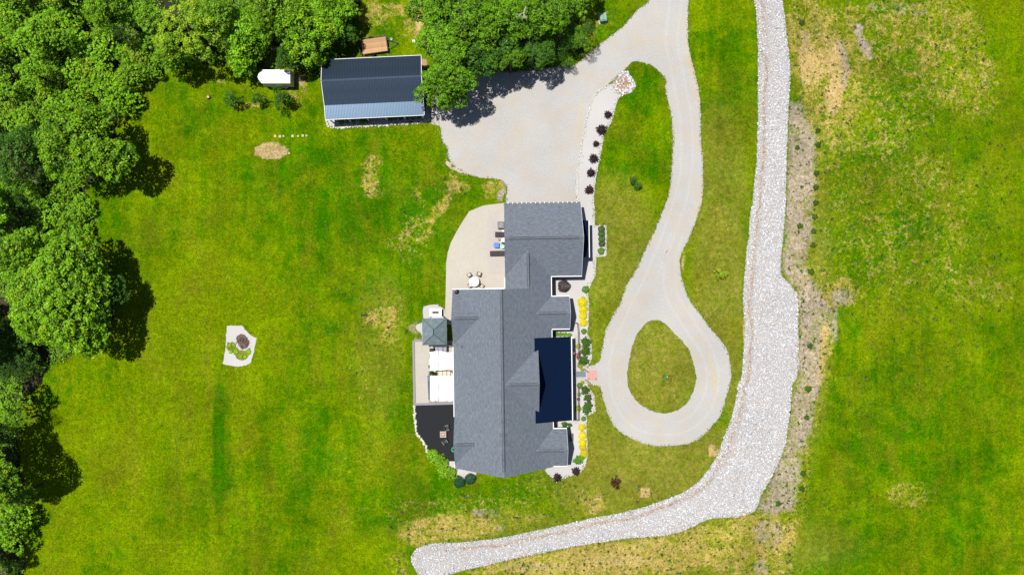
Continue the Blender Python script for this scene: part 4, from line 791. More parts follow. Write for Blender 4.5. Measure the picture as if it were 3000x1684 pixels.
x, y, _ = P(1389, 825, .74); pt = empty('round_patio_table', (x, y, .03), 'round white patio table standing on the cream patio', 'table')
MB().lathe([(.72, .70), (.74, .72), (.72, .745)], n=36).build('table_top', M_WHITE, pt)
MB().lathe([(.05, .05), (.05, .69)], n=10).build('pedestal', plain_bronze, pt)
MB().ring((0, 0), .735, .66, .70, .03, 36).build('rim', plain_bronze, pt)
for k in range(4): a = k * math.pi / 2 + .4; MB().bar((0, 0, .06), (math.cos(a) * .45, math.sin(a) * .45, .03), .05).build('foot', plain_bronze, pt)
for u, v, rz, lb in ((1374, 805, math.radians(35), 'patio chair to the upper left of the round white table'), (1403, 802, math.radians(-15), 'patio chair to the upper right of the round white table, turned square to the eaves'),
                     (1376, 836, math.radians(120), 'patio chair to the lower left of the round white table'), (1411, 838, math.radians(-125), 'patio chair to the lower right of the round white table, nearest the house corner')):
    chair(u, v, rz, lb, 'chairs round the patio table')
# the mulch corner
x, y, _ = P(1298, 1272, .5); fp = empty('fire_pit_table', (x, y, .016), 'square pinkish stone fire pit on the black mulch between two dark chairs', 'fire pit', rz=TH)
MB().box(-.38, .38, -.38, .38, 0, .42).build('body', plain('fire_body', (.16, .12, .10)), fp); mb = MB()
for a0 in ((-.45, .45, -.45, -.2), (-.45, .45, .2, .45), (-.45, -.2, -.2, .2), (.2, .45, -.2, .2)): mb.box(*a0, .42, .48)
mb.build('stone_top', M_FIRETOP, fp); MB().box(-.2, .2, -.2, .2, .42, .44).build('burner_tray', plain('tray_brown', (.10, .06, .05)), fp); MB().lathe([(.10, .44), (.12, .48), (.06, .52)], n=10).build('glass_bowl', M_WHITE, fp)
chair(1309, 1253, math.radians(-78), 'charcoal wicker armchair above the square fire pit', 'armchairs at the fire pit', 'lounge', .016); chair(1303, 1294, math.radians(215), 'charcoal wicker armchair below the square fire pit', 'armchairs at the fire pit', 'lounge', .016)
x, y, _ = P(1329, 1317, .5); hr = empty('hose_reel', (x, y, .016), 'green coiled garden hose half under the left eave above the mulch', 'hose')
for k, r0 in enumerate((.36, .28, .20)): MB().tube([(math.cos(t) * r0, math.sin(t) * r0, .35 + .03 * k) for t in np.linspace(0, 6.28, 25)], .035, 6, False).build('coil', M_GREENP, hr)
MB().box(-.06, .06, -.06, .06, 0, .34).build('stand', M_DARKMETAL, hr)
# heat pump, loungers, tubs by the garage wall
x, y, _ = P(1467, 659, .9); ac = empty('heat_pump', (x, y, .065), 'square grey heat pump with a round fan grille beside the garage wall', 'heat pump', rz=TH)
MB().box(-.46, .46, -.50, .50, 0, .82).build('cabinet', M_GREYM, ac); MB().ring((0, 0.02), .42, .82, .86, .06, 30).build('fan_ring', M_DARKMETAL, ac)
for k in range(4): a = k * 1.571 + .3; MB().hexa([(math.cos(a) * .05, math.sin(a) * .05, .822), (math.cos(a + .35) * .33, math.sin(a + .35) * .33, .822), (math.cos(a + .9) * .33, math.sin(a + .9) * .33, .822), (math.cos(a + .6) * .05, math.sin(a + .6) * .05, .822)], [(math.cos(a) * .05, math.sin(a) * .05, .84), (math.cos(a + .35) * .33, math.sin(a + .35) * .33, .84), (math.cos(a + .9) * .33, math.sin(a + .9) * .33, .85), (math.cos(a + .6) * .05, math.sin(a + .6) * .05, .84)]).build('fan_blade', M_GREYM, ac)
for k in range(5): MB().ring((0, .02), .08 + k * .075, .865, .875, .012, 24).build('grille_ring', M_STEEL, ac)
def lounger(u0, u1, v, label, split, ang=0.0):
    x0, y, _ = P(u0, v, .35); x1 = P(u1, v, .35)[0]; L = x1 - x0; c = empty('sun_lounger', (x0, y, .065), label, 'sun lounger', 'flat dark loungers beside the garage wall', ang); W = .36
    MB().box(0, L * split - .02, -W, W, .30, .36).build('foot_section', M_GREYCUSH, c); MB().box(L * split + .02, L, -W * 1.03, W * 1.03, .30, .40).build('back_section', M_GREYCUSH, c)
    for s in (-1, 1): MB().bar((0, s * W, .28), (L, s * W, .28), .05).build('side_rail', M_DARKMETAL, c)
    for x in (.15, L - .3):
        for s in (-1, 1): MB().box(x - .025, x + .025, s * W - .025, s * W + .025, 0, .27).build('leg', M_DARKMETAL, c)
    return c
lounger(1450.5, 1490, 687, 'shorter looking dark lounger below the heat pump, mostly under the eave', .34); lounger(1435.5, 1487, 743, 'longer looking dark lounger below the blue tub', .5, math.radians(1.5))
x, y, _ = P(1454, 718, .5); tub = empty('blue_tub', (x, y, .065), 'bright blue plastic tub beside the garage wall', 'tub')
pr_ = [(-.38, -.28), (-.28, -.38), (.3, -.38), (.4, -.28), (.4, .28), (.3, .38), (-.28, .38), (-.38, .28)]
MB().prof([(a * .85, b * .85) for a, b in pr_], 0, .46).build('body', M_BLUE, tub); MB().prof(pr_, .46, .52).build('lid', M_BLUE, tub); MB().box(-.22, .24, -.2, .2, .52, .545).build('lid_panel', plain('blue_panel', (.01, .16, .62), .4), tub)
x, y, _ = P(1471, 722, .4); o_ = MB().lathe([(.26, 0), (.32, .25), (.34, .42), (.30, .42), (.26, .3), (.1, .28)], n=18).build('mint_basin', M_MINT, label='mint green round basin right of the blue tub, at the eave', cat='basin'); o_.location = (x, y, .065)
x, y, _ = P(1473, 714, .4); o_ = MB().lathe([(.12, 0), (.18, .2), (.2, .4), (.15, .42)], n=12).build('dark_green_pot', M_DKGREEN, label='dark green pot tucked between the blue tub and the eave', cat='pot'); o_.location = (x, y + .1, .065)
x, y, _ = P(1473, 702, .2); o_ = MB().hexa([(-.4, -.35, 0), (.35, -.35, 0), (.35, .35, 0), (-.05, .2, 0)], [(-.38, -.33, .14), (.33, -.33, .14), (.33, .33, .14), (-.05, .18, .14)]).build('folded_sheet', M_WHITE, label='pale folded sheet lying above the blue tub', cat='sheet'); o_.location = (x, y, .065)
x, y, _ = P(1462, 702, .3); pot = empty('clay_pot', (x, y, .065), 'small brown and white clay pot between the first lounger and the blue tub', 'pot')
MB().lathe([(.10, 0), (.17, .3), (.19, .34), (.15, .34)], n=14).build('body', M_TERRA, pot); MB().lathe([(.13, .30), (.14, .33)], n=12).build('soil', M_BARK, pot)
x, y, _ = P(1474, 677, .3); o_ = MB().lathe([(.14, 0), (.16, .25), (.1, .28)], n=14).build('white_jug', M_WHITE, label='small white round tub just below the heat pump', cat='tub'); o_.location = (x, y, .065)

# ================================================================== FRONT WALK
x, y, _ = P(1735, 1099, 0); pv = empty('paver_landing', (x, y, .012), 'square of pink pavers where the front walk meets the driveway', 'paving', rz=TH)
bw = 1.46 / 4
bm_ = MB().box(-bw / 2 + .012, bw / 2 - .012, -bw / 2 + .012, bw / 2 - .012, 0, .045).mesh('brick'); bm2 = bm_.copy()
for i in range(4):
    for j in range(4): dull = j == 0 and i in (0, 3); link('brick', bm2 if dull else bm_, M_BRICK[1 if dull else 0], pv, loc=((i - 1.5) * bw, (j - 1.5) * bw, R.uniform(-.004, .006)))
x, y, _ = P(1700, 1096, .3); st = empty('entry_step', (x, y, 0), 'blue grey boarded step between the porch and the pink pavers', 'step', rz=TH)
for k in range(5): MB().box(-.75, .75, -.40 + k * .16, -.25 + k * .16, .0, .26 + R.uniform(-.004, .004)).build('board', M_SLATE, st)
sheet('walkway', np.array(PX([(1682, 980), (1693, 980), (1695, 1070), (1721, 1075), (1721, 1125), (1696, 1128), (1697, 1238), (1684, 1240)])), .03, M_PAD, thick=.05, kind='structure')
def railing(pts, label, h=.9):
    p = [P(u, v, h) for u, v in pts]; root = empty('garden_railing', (p[0][0], p[0][1], 0), label, 'railing'); q = [(a[0] - p[0][0], a[1] - p[0][1]) for a in p]
    for a, b in zip(q, q[1:]):
        L = math.hypot(b[0] - a[0], b[1] - a[1]); MB().bar(a + (h,), b + (h,), .07, .05).build('top_rail', plain_bronze, root); MB().bar(a + (.15,), b + (.15,), .04).build('bottom_rail', plain_bronze, root)
        n = max(1, int(L / 1.5)); me = MB().box(-.03, .03, -.03, .03, 0, h).mesh('post')
        for k in range(n + 1): link('post', me, plain_bronze, root, loc=(a[0] + (b[0] - a[0]) * k / n, a[1] + (b[1] - a[1]) * k / n, 0))
        n = int(L / .14); mb = MB()
        for k in range(1, n): mb.box(a[0] + (b[0] - a[0]) * k / n - .008, a[0] + (b[0] - a[0]) * k / n + .008, a[1] + (b[1] - a[1]) * k / n - .008, a[1] + (b[1] - a[1]) * k / n + .008, .15, h)
        if mb.V: mb.build('balusters', plain_bronze, root, kind='stuff')
railing([(1681, 945), (1692, 946), (1695, 975), (1697, 1068)], 'dark railing along the upper half of the porch walk'); railing([(1695, 1136), (1695, 1231), (1679, 1232)], 'dark railing along the lower half of the porch walk')
railing([(1712, 1082), (1722, 1090)], 'short dark handrail on the upper side of the pink pavers'); railing([(1716, 1114), (1729, 1122)], 'short dark handrail on the lower side of the pink pavers')
x, y, _ = P(1681, 1034, 1.6); fl = empty('porch_flag', (x, y, 0), 'small red and white flag sticking out past the porch gutter', 'flag')
MB().bar((-.5, 0, 1.5), (.1, 0, 1.9), .03).build('pole', M_DARKMETAL, fl); MB().hexa([(-.3, -.02, 1.1), (.08, -.02, 1.3), (.08, .02, 1.3), (-.3, .02, 1.1)], [(-.3, -.02, 1.66), (.08, -.15, 1.86), (.08, .15, 1.86), (-.3, .02, 1.66)]).build('cloth', plain('flag_cloth', (.6, .25, .22), .8), fl)
x, y, _ = P(1612, 1238, 0); bk = empty('garden_statue', (P(1629, 1239)[0], P(1629, 1239)[1], .01), 'small white ornament in the corner below the navy porch roof', 'ornament')
MB().lathe([(.12, 0), (.16, .1), (.08, .3), (.12, .5), (.03, .62)], n=12).build('figure', M_WHITE, bk)
x, y, _ = P(1675, 1282, .7); bh = empty('garden_bench', (x, y, 0), 'small dark bench half in the shade of the lower front gable', 'bench', rz=TH)
MB().box(-.2, .2, -.55, .55, .40, .45).build('seat', plain_bronze, bh); MB().box(-.26, -.2, -.55, .55, .45, .85).build('backrest', plain_bronze, bh)
for sx in (-1, 1):
    for sy in (-1, 1): MB().box(sx * .17 - .02, sx * .17 + .02, sy * .5 - .02, sy * .5 + .02, 0, .40).build('leg', plain_bronze, bh)

# ================================================================== YARD THINGS
# white box trailer
x, y, _ = P(809, 225, 2.1); tr = empty('white_trailer', (x, y, 0), 'enclosed white V nosed trailer parked by the woods', 'trailer')
W, L = 1.0, 4.1; out = [(-L / 2, -W), (L / 2, -W), (L / 2, W), (-L / 2, W), (-L / 2 - .45, W * .45), (-L / 2 - .62, 0), (-L / 2 - .45, -W * .45)]
MB().prof(out, .45, 2.1).build('body', M_CREAMSIDE, tr)
V = [(a, b, 2.1) for a, b in out] + [(a * .985, b * .93, 2.2) for a, b in out]; k = len(out)
MB().add(V, [tuple(range(k, 2 * k))] + [(i, (i + 1) % k, k + (i + 1) % k, k + i) for i in range(k)]).build('roof', M_WHITE, tr)
for s in (-1, 1):
    f = MB().box(.45, 1.2, s * (W + .02) - (.2 if s < 0 else 0), s * (W + .02) + (.2 if s > 0 else 0), .62, .70).build('fender', M_WHITE, tr)
    w_ = MB().tube([(.82, s * (W + .02), .32), (.82, s * (W + .2), .32)], .32, 16).build('wheel', M_RUBBER, tr); MB().tube([(.82, s * (W + .2), .32), (.82, s * (W + .22), .32)], .15, 12).build('rim', M_STEEL, w_)
    MB().box(-L / 2, L / 2, s * W - .02, s * W + .02, .40, .5).build('side_rail', M_GREYM, tr)
MB().bar((-L / 2 - .5, 0, .42), (-L / 2 - 1.6, 0, .42), .1).build('tongue', M_DARKMETAL, tr)
MB().box(.3, .75, -.2, .2, 2.2, 2.24).build('roof_vent', M_WHITE, tr)
MB().box(-.35, .55, -W - .012, -W, .6, 1.95).build('side_door', M_WHITE, tr)
# flat utility trailer
x, y, _ = P(1096, 133, .6); ut = empty('utility_trailer', (x, y, 0), 'flat utility trailer with a wooden plank deck between the barn and the woods', 'trailer', rz=math.radians(8.2))
L, W = 3.62, 1.03; n = 13; pw = 2 * W / n; me = MB().box(-L / 2, L / 2, -pw / 2 + .006, pw / 2 - .006, .52, .56).mesh('plank')
for k in range(n): link('plank', me, M_PLANK, ut, loc=(0, -W + pw * (k + .5), R.uniform(-.004, .004)))
for s in (-1, 1):
    MB().bar((-L / 2 - .05, s * (W + .05), .48), (L / 2 + .05, s * (W + .05), .48), .09, .14).build('side_rail', M_DARKMETAL, ut); MB().bar((-L / 2 + .05, s * (W + .14), .85), (L / 2 + .1, s * (W + .14), .85), .045).build('top_rail', M_DARKMETAL, ut)
    for xx in (-1.6, -.6, .6, 1.7): MB().bar((xx, s * (W + .12), .5), (xx, s * (W + .14), .85), .045).build('stake', M_DARKMETAL, ut)
    w_ = MB().tube([(-.35, s * (W + .1), .34), (-.35, s * (W + .32), .34)], .34, 18).build('wheel', M_RUBBER, ut); MB().tube([(-.35, s * (W + .32), .34), (-.35, s * (W + .34), .34)], .17, 12).build('rim', M_STEEL, w_)
    MB().tube([(-.35 + .46 * math.cos(t), s * (W + .2), .34 + .42 * math.sin(t)) for t in np.linspace(.2, 2.94, 9)], .04, 4).build('fender', M_DARKMETAL, ut)
MB().bar((L / 2 + .05, -W - .1, .85), (L / 2 + .05, W + .1, .85), .06).build('front_rail', M_DARKMETAL, ut); MB().bar((L / 2 + .06, -W - .05, .48), (L / 2 + .06, W + .05, .48), .1).build('front_beam', M_DARKMETAL, ut)
for s in (-1, 1): MB().bar((L / 2, s * .75, .46), (L / 2 + 1.45, s * .05, .46), .08).build('tongue_arm', M_DARKMETAL, ut)
MB().box(L / 2 + 1.35, L / 2 + 1.6, -.07, .07, .42, .56).build('coupler', M_DARKMETAL, ut); MB().box(-L / 2 - .35, -L / 2 - .28, -W, W, .3, .95).build('tail_ramp', M_DARKMETAL, ut)
x, y, _ = P(1146, 115, .4); bkt = empty('white_bucket', (x, y, 0), 'white bucket beside the tongue of the plank trailer', 'bucket'); MB().lathe([(.13, 0), (.16, .38), (.13, .38), (.1, .1)], n=14).build('pail', M_WHITE, bkt); MB().tube([(.15 * math.cos(t), 0, .38 + .1 * math.sin(t)) for t in np.linspace(0, 3.14, 9)], .01, 4).build('handle', M_GREYM, bkt)
x, y, _ = P(1212, 121, .3); o_ = MB().box(-.17, .17, -.17, .17, 0, .3).lathe([(.05, .3), (.05, .36)], n=8).build('white_block', M_WHITE, label='small white block on the grass at the edge of the big dark tree', cat='block'); o_.location = (x, y, 0)
# ring under the trees
x, y, _ = P(907, 157, .6); tp = empty('round_trampoline', (x, y, 0), 'round frame with a pale grey rim in deep shade under the drooping tree', 'trampoline')
MB().ring((0, 0), .95, .55, .62, .12, 30).build('rim', plain('pale_grey_rim', (.55, .55, .60)), tp); MB().lathe([(.82, .57), (.82, .58)], n=24).build('mat', M_DARKMETAL, tp)
for k in range(6): a = k * 1.047; MB().box(math.cos(a) * .88 - .03, math.cos(a) * .88 + .03, math.sin(a) * .88 - .03, math.sin(a) * .88 + .03, 0, .55).build('leg', M_STEEL, tp)
# utility cabinet
x, y, _ = P(1767, 50, .8); ub = empty('utility_box', (x, y, 0), 'green utility box on a pale pad at the top beside the driveway', 'utility box', rz=math.radians(8))
MB().box(-.62, .58, -.72, .72, 0, .08).build('pad', M_PAD, ub); MB().box(-.45, .5, -.6, .45, .08, .75).build('cabinet', M_UTIL, ub); MB().hexa([(-.48, -.52, .75), (.53, -.52, .75), (.53, .62, .75), (-.48, .62, .75)], [(-.44, -.40, .86), (.49, -.40, .86), (.49, .58, .86), (-.44, .58, .86)]).build('lid', plain('lid_green', (.20, .36, .28), .4), ub)
MB().box(-.02, .02, -.54, .60, .865, .875).build('lid_seam', M_DKGREEN, ub)
# stump
x, y, _ = P(609, 284, .4); sp_ = empty('tree_stump', (x, y, 0), 'small pale cut stump alone in the upper left lawn', 'stump'); MB().lathe([(.36, 0), (.24, .15), (.2, .35)], n=12).build('bark', M_BARK, sp_); MB().lathe([(.19, .35), (.19, .36)], n=12).build('cut_face', M_TRUNKTOP, sp_)
for k, (u, v, s) in enumerate(((806, 399, 7), (820, 400, 7), (830.5, 399, 5), (857, 399, 7), (873, 399, 5), (887, 398, 6.5), (898, 398, 5), (847, 449, 5))):
    x, y, _ = P(u, v); w_ = s * .05 / 2
    lb = ['leftmost of the row of pale square stepping stones', 'second stepping stone from the left in the row', 'small stepping stone third from the left, just before the gap', 'stepping stone just right of the gap in the row', 'small stepping stone second right of the gap', 'larger stepping stone second from the right end of the row', 'small stepping stone at the right end of the row', 'single pale stone right of the bare tan patch'][k]
    o_ = MB().box(-w_, w_, -w_, w_, -.02, .05).build('stepping_stone', M_STONE_PALE, label=lb, cat='stepping stone', group=None if k == 7 else 'row of stepping stones on the lawn'); o_.location = (x, y, 0)
# ================================================================== VEGETATION
def leaves(cent, nrm, size, r, width=.6, up=1.0):
    """one bent leaf (2 quads folded) per centre; here a single rhombic quad"""
    n = len(cent); nn = nrm + r.normal(size=(n, 3)) * .55; nn[:, 2] += up; nn /= np.linalg.norm(nn, axis=1)[:, None]
    t = r.normal(size=(n, 3)); t -= (t * nn).sum(1)[:, None] * nn; t /= np.linalg.norm(t, axis=1)[:, None]; b = np.cross(nn, t)
    s = (size * r.uniform(.65, 1.25, n))[:, None]
    V = np.stack([cent - t * s * .5, cent + b * s * width * .5, cent + t * s * .5 + nn * -s * .12, cent - b * s * width * .5], 1)
    return V
def crown_mesh(name, R0, Hc, ncl, per, rc, size, seed, lobes=.18, under=.35, flat=.72, gap=0.0, droop=0, altp=.08, base=0.0):
    r = np.random.default_rng(seed); ph = r.uniform(0, 6.28, 3)
    def lob(a): return 1 + lobes * (np.sin(2 * a + ph[0]) * .5 + np.sin(3 * a + ph[1]) * .6 + np.sin(5 * a + ph[2]) * .5)
    cl = []
    tries = 0; need = ncl
    while len(cl) < need and tries < 6000:
        tries += 1; a = r.uniform(0, 6.283); q = math.sqrt(r.random()); rr = R0 * q * lob(a) * .92
        z = Hc * (max(0, 1 - q ** 2.4)) ** .55 * r.uniform(.80, 1.08) + base
        p = np.array([rr * math.cos(a), rr * math.sin(a), z])
        k = (.80 if gap == 0 else .8 + gap) * rc * (1 - .0 * q)
        if all(np.linalg.norm((p - c[:3]) * [1, 1, .6]) > k * .95 for c in cl): cl.append(np.r_[p, rc * r.uniform(.7, 1.25), q])
    nu = int(len(cl) * under)
    for _ in range(nu):
        a = r.uniform(0, 6.283); q = math.sqrt(r.random()) * .95; rr = R0 * q * lob(a) * .95; z = Hc * (1 - q ** 2) ** .5 * r.uniform(.15, .6) + base; cl.append(np.array([rr * math.cos(a), rr * math.sin(a), z, rc * r.uniform(.8, 1.1), q]))
    Vs = []; Ts = []
    for c in cl:
        n = int(per * (c[3] / rc) ** 2); d = r.normal(size=(n, 3)); d /= np.linalg.norm(d, axis=1)[:, None]; d[:, 2] = np.abs(d[:, 2]) * .9 - .25 * (r.random(n) < .25)
        sub = 1 + .22 * np.sin(d[:, 0] * 5 + c[0] * 3) * np.sin(d[:, 1] * 5 + c[1] * 3)
        p = c[:3] + d * [1, 1, flat] * (c[3] * sub * r.uniform(.62, 1.15, n))[:, None]
        if droop: p[:, 2] -= droop * r.random(n) ** 2 * c[3] * 2.0
        out = np.r_[c[:2] / (R0 + 1e-6), 0]
        V = leaves(p, d * .8 + out * .35, np.full(n, size), r); Vs.append(V)
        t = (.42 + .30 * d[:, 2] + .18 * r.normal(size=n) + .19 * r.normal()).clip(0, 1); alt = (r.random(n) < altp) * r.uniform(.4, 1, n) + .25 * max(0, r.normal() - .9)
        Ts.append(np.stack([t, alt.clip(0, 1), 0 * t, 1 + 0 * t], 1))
    V = np.concatenate(Vs).reshape(-1, 3); T = np.repeat(np.concatenate(Ts), 4, 0); F = np.arange(len(V)).reshape(-1, 4)
    return fast_mesh(name, V, F, T), cl
MESH = {}
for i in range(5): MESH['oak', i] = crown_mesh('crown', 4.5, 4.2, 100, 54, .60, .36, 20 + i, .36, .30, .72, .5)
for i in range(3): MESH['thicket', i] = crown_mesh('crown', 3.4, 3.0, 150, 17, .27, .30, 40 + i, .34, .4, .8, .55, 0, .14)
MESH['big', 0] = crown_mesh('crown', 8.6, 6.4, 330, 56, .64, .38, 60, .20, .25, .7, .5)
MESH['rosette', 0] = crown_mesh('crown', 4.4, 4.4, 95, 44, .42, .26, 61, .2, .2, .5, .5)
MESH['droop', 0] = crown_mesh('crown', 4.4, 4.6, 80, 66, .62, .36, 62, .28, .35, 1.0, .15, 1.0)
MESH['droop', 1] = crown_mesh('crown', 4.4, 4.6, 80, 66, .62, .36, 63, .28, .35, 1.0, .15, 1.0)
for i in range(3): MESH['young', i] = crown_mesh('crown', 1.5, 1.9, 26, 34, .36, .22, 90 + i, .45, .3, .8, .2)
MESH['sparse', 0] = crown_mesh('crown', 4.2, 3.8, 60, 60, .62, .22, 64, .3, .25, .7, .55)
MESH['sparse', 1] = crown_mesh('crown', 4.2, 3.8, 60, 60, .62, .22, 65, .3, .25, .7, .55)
VAR = {k: [a for (kk, a) in MESH if kk == k] for k in {a for a, _ in MESH}}
TRUNKS = {}
def trunk_mesh(key, hz, cl, rt):
    """trunk with limbs running up into the clumps; base at z=0, crown floor at hz"""
    r = random.Random(hash(str(key)) % 1000 if False else 5); mb = MB(); mb.tube([(0, 0, 0), (.05, .02, hz * .5), (.0, .05, hz), (.1, 0, hz + 1.2)], [rt * 1.25, rt, rt * .85, rt * .5], 9)
    return mb.mesh('trunk')
def limb_mesh(cl, hz, rt, n, seed):
    r = random.Random(seed); mb = MB(); pick = r.sample(range(len(cl)), min(n, len(cl)))
    for i in pick:
        c = cl[i]; e = Vector((c[0], c[1], hz + c[2] * .8)); s = Vector((0, 0, hz + r.uniform(-.4, .8))); m_ = s.lerp(e, .5) + Vector((0, 0, -.25)); mb.tube([s, m_, e], [rt * .45, rt * .28, rt * .08], 6)
    return mb.mesh('limbs')
count = {}
def tree(u, v, rpx, zc, kind='oak', mat=None, label=None, cat='tree', group=None, name='tree', hfrac=.5, rz=None):
    """u,v,rpx: crown as it appears; zc: height of the crown's middle"""
    i = count.get(kind, 0); count[kind] = i + 1; var = VAR[kind][i % len(VAR[kind])]; cm, cl = MESH[kind, var]
    R0 = {'oak': 4.5, 'thicket': 3.4, 'big': 8.6, 'rosette': 4.4, 'droop': 4.4, 'sparse': 4.2, 'young': 1.5}[kind]; Hc = {'oak': 4.2, 'thicket': 3.0, 'big': 6.4, 'rosette': 4.4, 'droop': 4.6, 'sparse': 3.8, 'young': 1.9}[kind]
    s = rpx * .05 * (1 - zc / H) / R0; sz = s * R.uniform(.9, 1.1); hz = max(.25, zc - Hc * sz * hfrac); x, y, _ = P(u, v, zc)
    root = empty(name, (x, y, 0), label, cat, group, rz if rz is not None else R.uniform(0, 6.28))
    mk = (kind, var, mat.name); 
    if mk not in TRUNKS:
        c2 = cm.copy(); c2.materials.clear(); c2.materials.append(mat); TRUNKS[mk] = c2
    o_ = link('crown', TRUNKS[mk], mat, root); o_.scale = (s, s, sz); o_.location = (0, 0, hz)
    rt = .055 * R0 * s + .05
    t = MB().tube([(0, 0, -.05), (.05 * s, .02, hz * .5), (0, 0, hz + .4 * sz), (.1, 0, hz + Hc * sz * .5)], [rt * 1.3, rt, rt * .8, rt * .4], 8).mesh('trunk'); tr_ = link('trunk', t, M_BARK, root)
    lk = ('limbs', kind, var)
    if lk not in TRUNKS: TRUNKS[lk] = limb_mesh(cl, 0, .055 * R0 + .05, 16, var)
    lo = link('limbs', TRUNKS[lk], M_BARK, tr_); lo.scale = (s, s, sz); lo.location = (0, 0, hz)
    return root

# ---- named trees that stand out
tree(162, 872, 168, 8.5, 'big', L_GREEN, 'very large round leafy tree on the left edge of the lawn, casting a wide shadow')
tree(298, 875, 62, 5.5, 'oak', L_DARK, 'shaded dark tree at the lower right of the very large round tree', name='small_tree')
tree(275, 448, 92, 7.5, 'oak', L_GREEN, 'tree leaning over the lawn edge, dark shadow to its right, above the weedy clearing')
tree(190, 400, 100, 8.0, 'oak', L_GREEN, 'dense tree left of the one that leans over the lawn edge')
tree(330, 495, 22, 6.0, 'sparse', L_GREEN, 'small outlying clump of foliage over the shadow at the left lawn edge', name='small_tree')
tree(548, 80, 98, 8.5, 'rosette', L_LIME, 'tree with large pale lime leaf clusters and dark gaps at the top left')
tree(893, 95, 84, 6.0, 'droop', L_GREEN, 'tree with drooping strands of leaves above the round frame')
tree(830, 60, 70, 6.5, 'droop', L_GREEN, 'narrow drooping tree right of the tall tree behind the white trailer')
tree(700, 95, 84, 4.8, 'oak', L_BRIGHT, 'bright tree with its foot near the white trailer')
tree(728, 190, 22, 2.6, 'oak', L_GREEN, 'small leafy tree touching the upper left corner of the white trailer', name='small_tree')
tree(706, 145, 52, 3.6, 'oak', L_BRIGHT, 'bright tree hanging over the lawn left of the white trailer')
tree(978, 45, 52, 5.0, 'oak', L_BRIGHT, 'bright tree at the left side of the clearing behind the barn')
tree(1005, 0, 44, 4.0, 'oak', L_GREEN, 'tree at the very top left of the clearing behind the barn')
tree(945, 0, 58, 6.0, 'oak', L_GREEN, 'tree cut by the top edge above the drooping tree')
tree(1278, 10, 76, 9.0, 'oak', L_MID, 'tree at the top of the dark woods right of the barn clearing')
tree(1310, 118, 76, 8.5, 'oak', L_MID, 'broad tree bordering the right side of the barn clearing')
tree(1315, 205, 74, 9.0, 'oak', L_MID, 'tree overlapping the upper right end of the barn')
tree(1293, 262, 62, 6.5, 'oak', L_MID, 'leafy tree hanging past the lower right end of the barn roof')
tree(1380, 60, 92, 9.0, 'oak', L_MID, 'middle tree of the top row right of the barn clearing')
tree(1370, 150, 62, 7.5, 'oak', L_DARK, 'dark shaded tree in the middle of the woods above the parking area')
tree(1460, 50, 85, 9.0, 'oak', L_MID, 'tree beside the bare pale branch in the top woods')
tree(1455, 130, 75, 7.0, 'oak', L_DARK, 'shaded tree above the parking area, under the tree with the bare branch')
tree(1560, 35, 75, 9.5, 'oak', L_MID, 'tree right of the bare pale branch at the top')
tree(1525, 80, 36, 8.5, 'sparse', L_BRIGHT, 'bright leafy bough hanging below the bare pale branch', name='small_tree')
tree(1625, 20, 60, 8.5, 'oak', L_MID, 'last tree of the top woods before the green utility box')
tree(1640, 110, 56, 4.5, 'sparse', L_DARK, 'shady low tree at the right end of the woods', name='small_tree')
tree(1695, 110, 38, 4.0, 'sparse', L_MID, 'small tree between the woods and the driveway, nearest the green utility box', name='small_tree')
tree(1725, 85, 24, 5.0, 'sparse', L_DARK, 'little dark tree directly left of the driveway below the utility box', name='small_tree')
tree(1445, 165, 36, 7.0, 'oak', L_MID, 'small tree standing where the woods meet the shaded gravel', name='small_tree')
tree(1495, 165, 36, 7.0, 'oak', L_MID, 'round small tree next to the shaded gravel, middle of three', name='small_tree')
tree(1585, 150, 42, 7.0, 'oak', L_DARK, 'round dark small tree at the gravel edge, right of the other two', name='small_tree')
tree(1660, 175, 24, 2.5, 'sparse', L_MID, 'low leafy bush at the gravel edge, right end of the woods', name='bush', cat='bush')
tree(1560, 185, 26, 2.5, 'sparse', L_DARK, 'low dark bush at the gravel edge under the small trees', name='bush', cat='bush')
tree(1700, -30, 60, 6.0, 'oak', L_MID, 'tree whose edge enters at the top just left of the utility box')
# shadow casters at the left border
tree(-150, 1382, 150, 11.0, 'big', L_GREEN, 'wide tree mostly outside the left border, throwing the long lower left shadow')
tree(35, 1455, 44, 6.0, 'oak', L_GREEN, 'leafy tree at the lower left border inside the long shadow')
tree(40, 1235, 38, 5.0, 'sparse', L_GREEN, 'thin tree at the left border above the long lower left shadow', name='small_tree')
tree(-95, 1665, 58, 7.0, 'oak', L_GREEN, 'tree in the very bottom left corner')
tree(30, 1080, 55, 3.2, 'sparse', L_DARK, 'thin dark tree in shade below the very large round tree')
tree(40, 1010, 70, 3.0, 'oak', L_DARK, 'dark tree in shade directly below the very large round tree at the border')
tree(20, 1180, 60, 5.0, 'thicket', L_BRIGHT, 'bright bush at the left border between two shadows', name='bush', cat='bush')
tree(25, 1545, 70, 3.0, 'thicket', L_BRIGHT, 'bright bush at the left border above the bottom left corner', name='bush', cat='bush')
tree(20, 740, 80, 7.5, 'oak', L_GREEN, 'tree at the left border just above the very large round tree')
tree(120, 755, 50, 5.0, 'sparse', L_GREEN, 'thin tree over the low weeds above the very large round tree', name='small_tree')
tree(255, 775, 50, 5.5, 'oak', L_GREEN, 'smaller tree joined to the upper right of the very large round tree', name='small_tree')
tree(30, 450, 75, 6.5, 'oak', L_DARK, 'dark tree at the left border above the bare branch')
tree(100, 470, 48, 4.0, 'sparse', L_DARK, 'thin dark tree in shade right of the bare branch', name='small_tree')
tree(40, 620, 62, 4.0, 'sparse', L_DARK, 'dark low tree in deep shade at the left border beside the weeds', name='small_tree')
tree(322, 100, 40, 1.8, 'sparse', L_DARK, 'dark low tree in the shaded hollow of the upper left woods', name='small_tree')
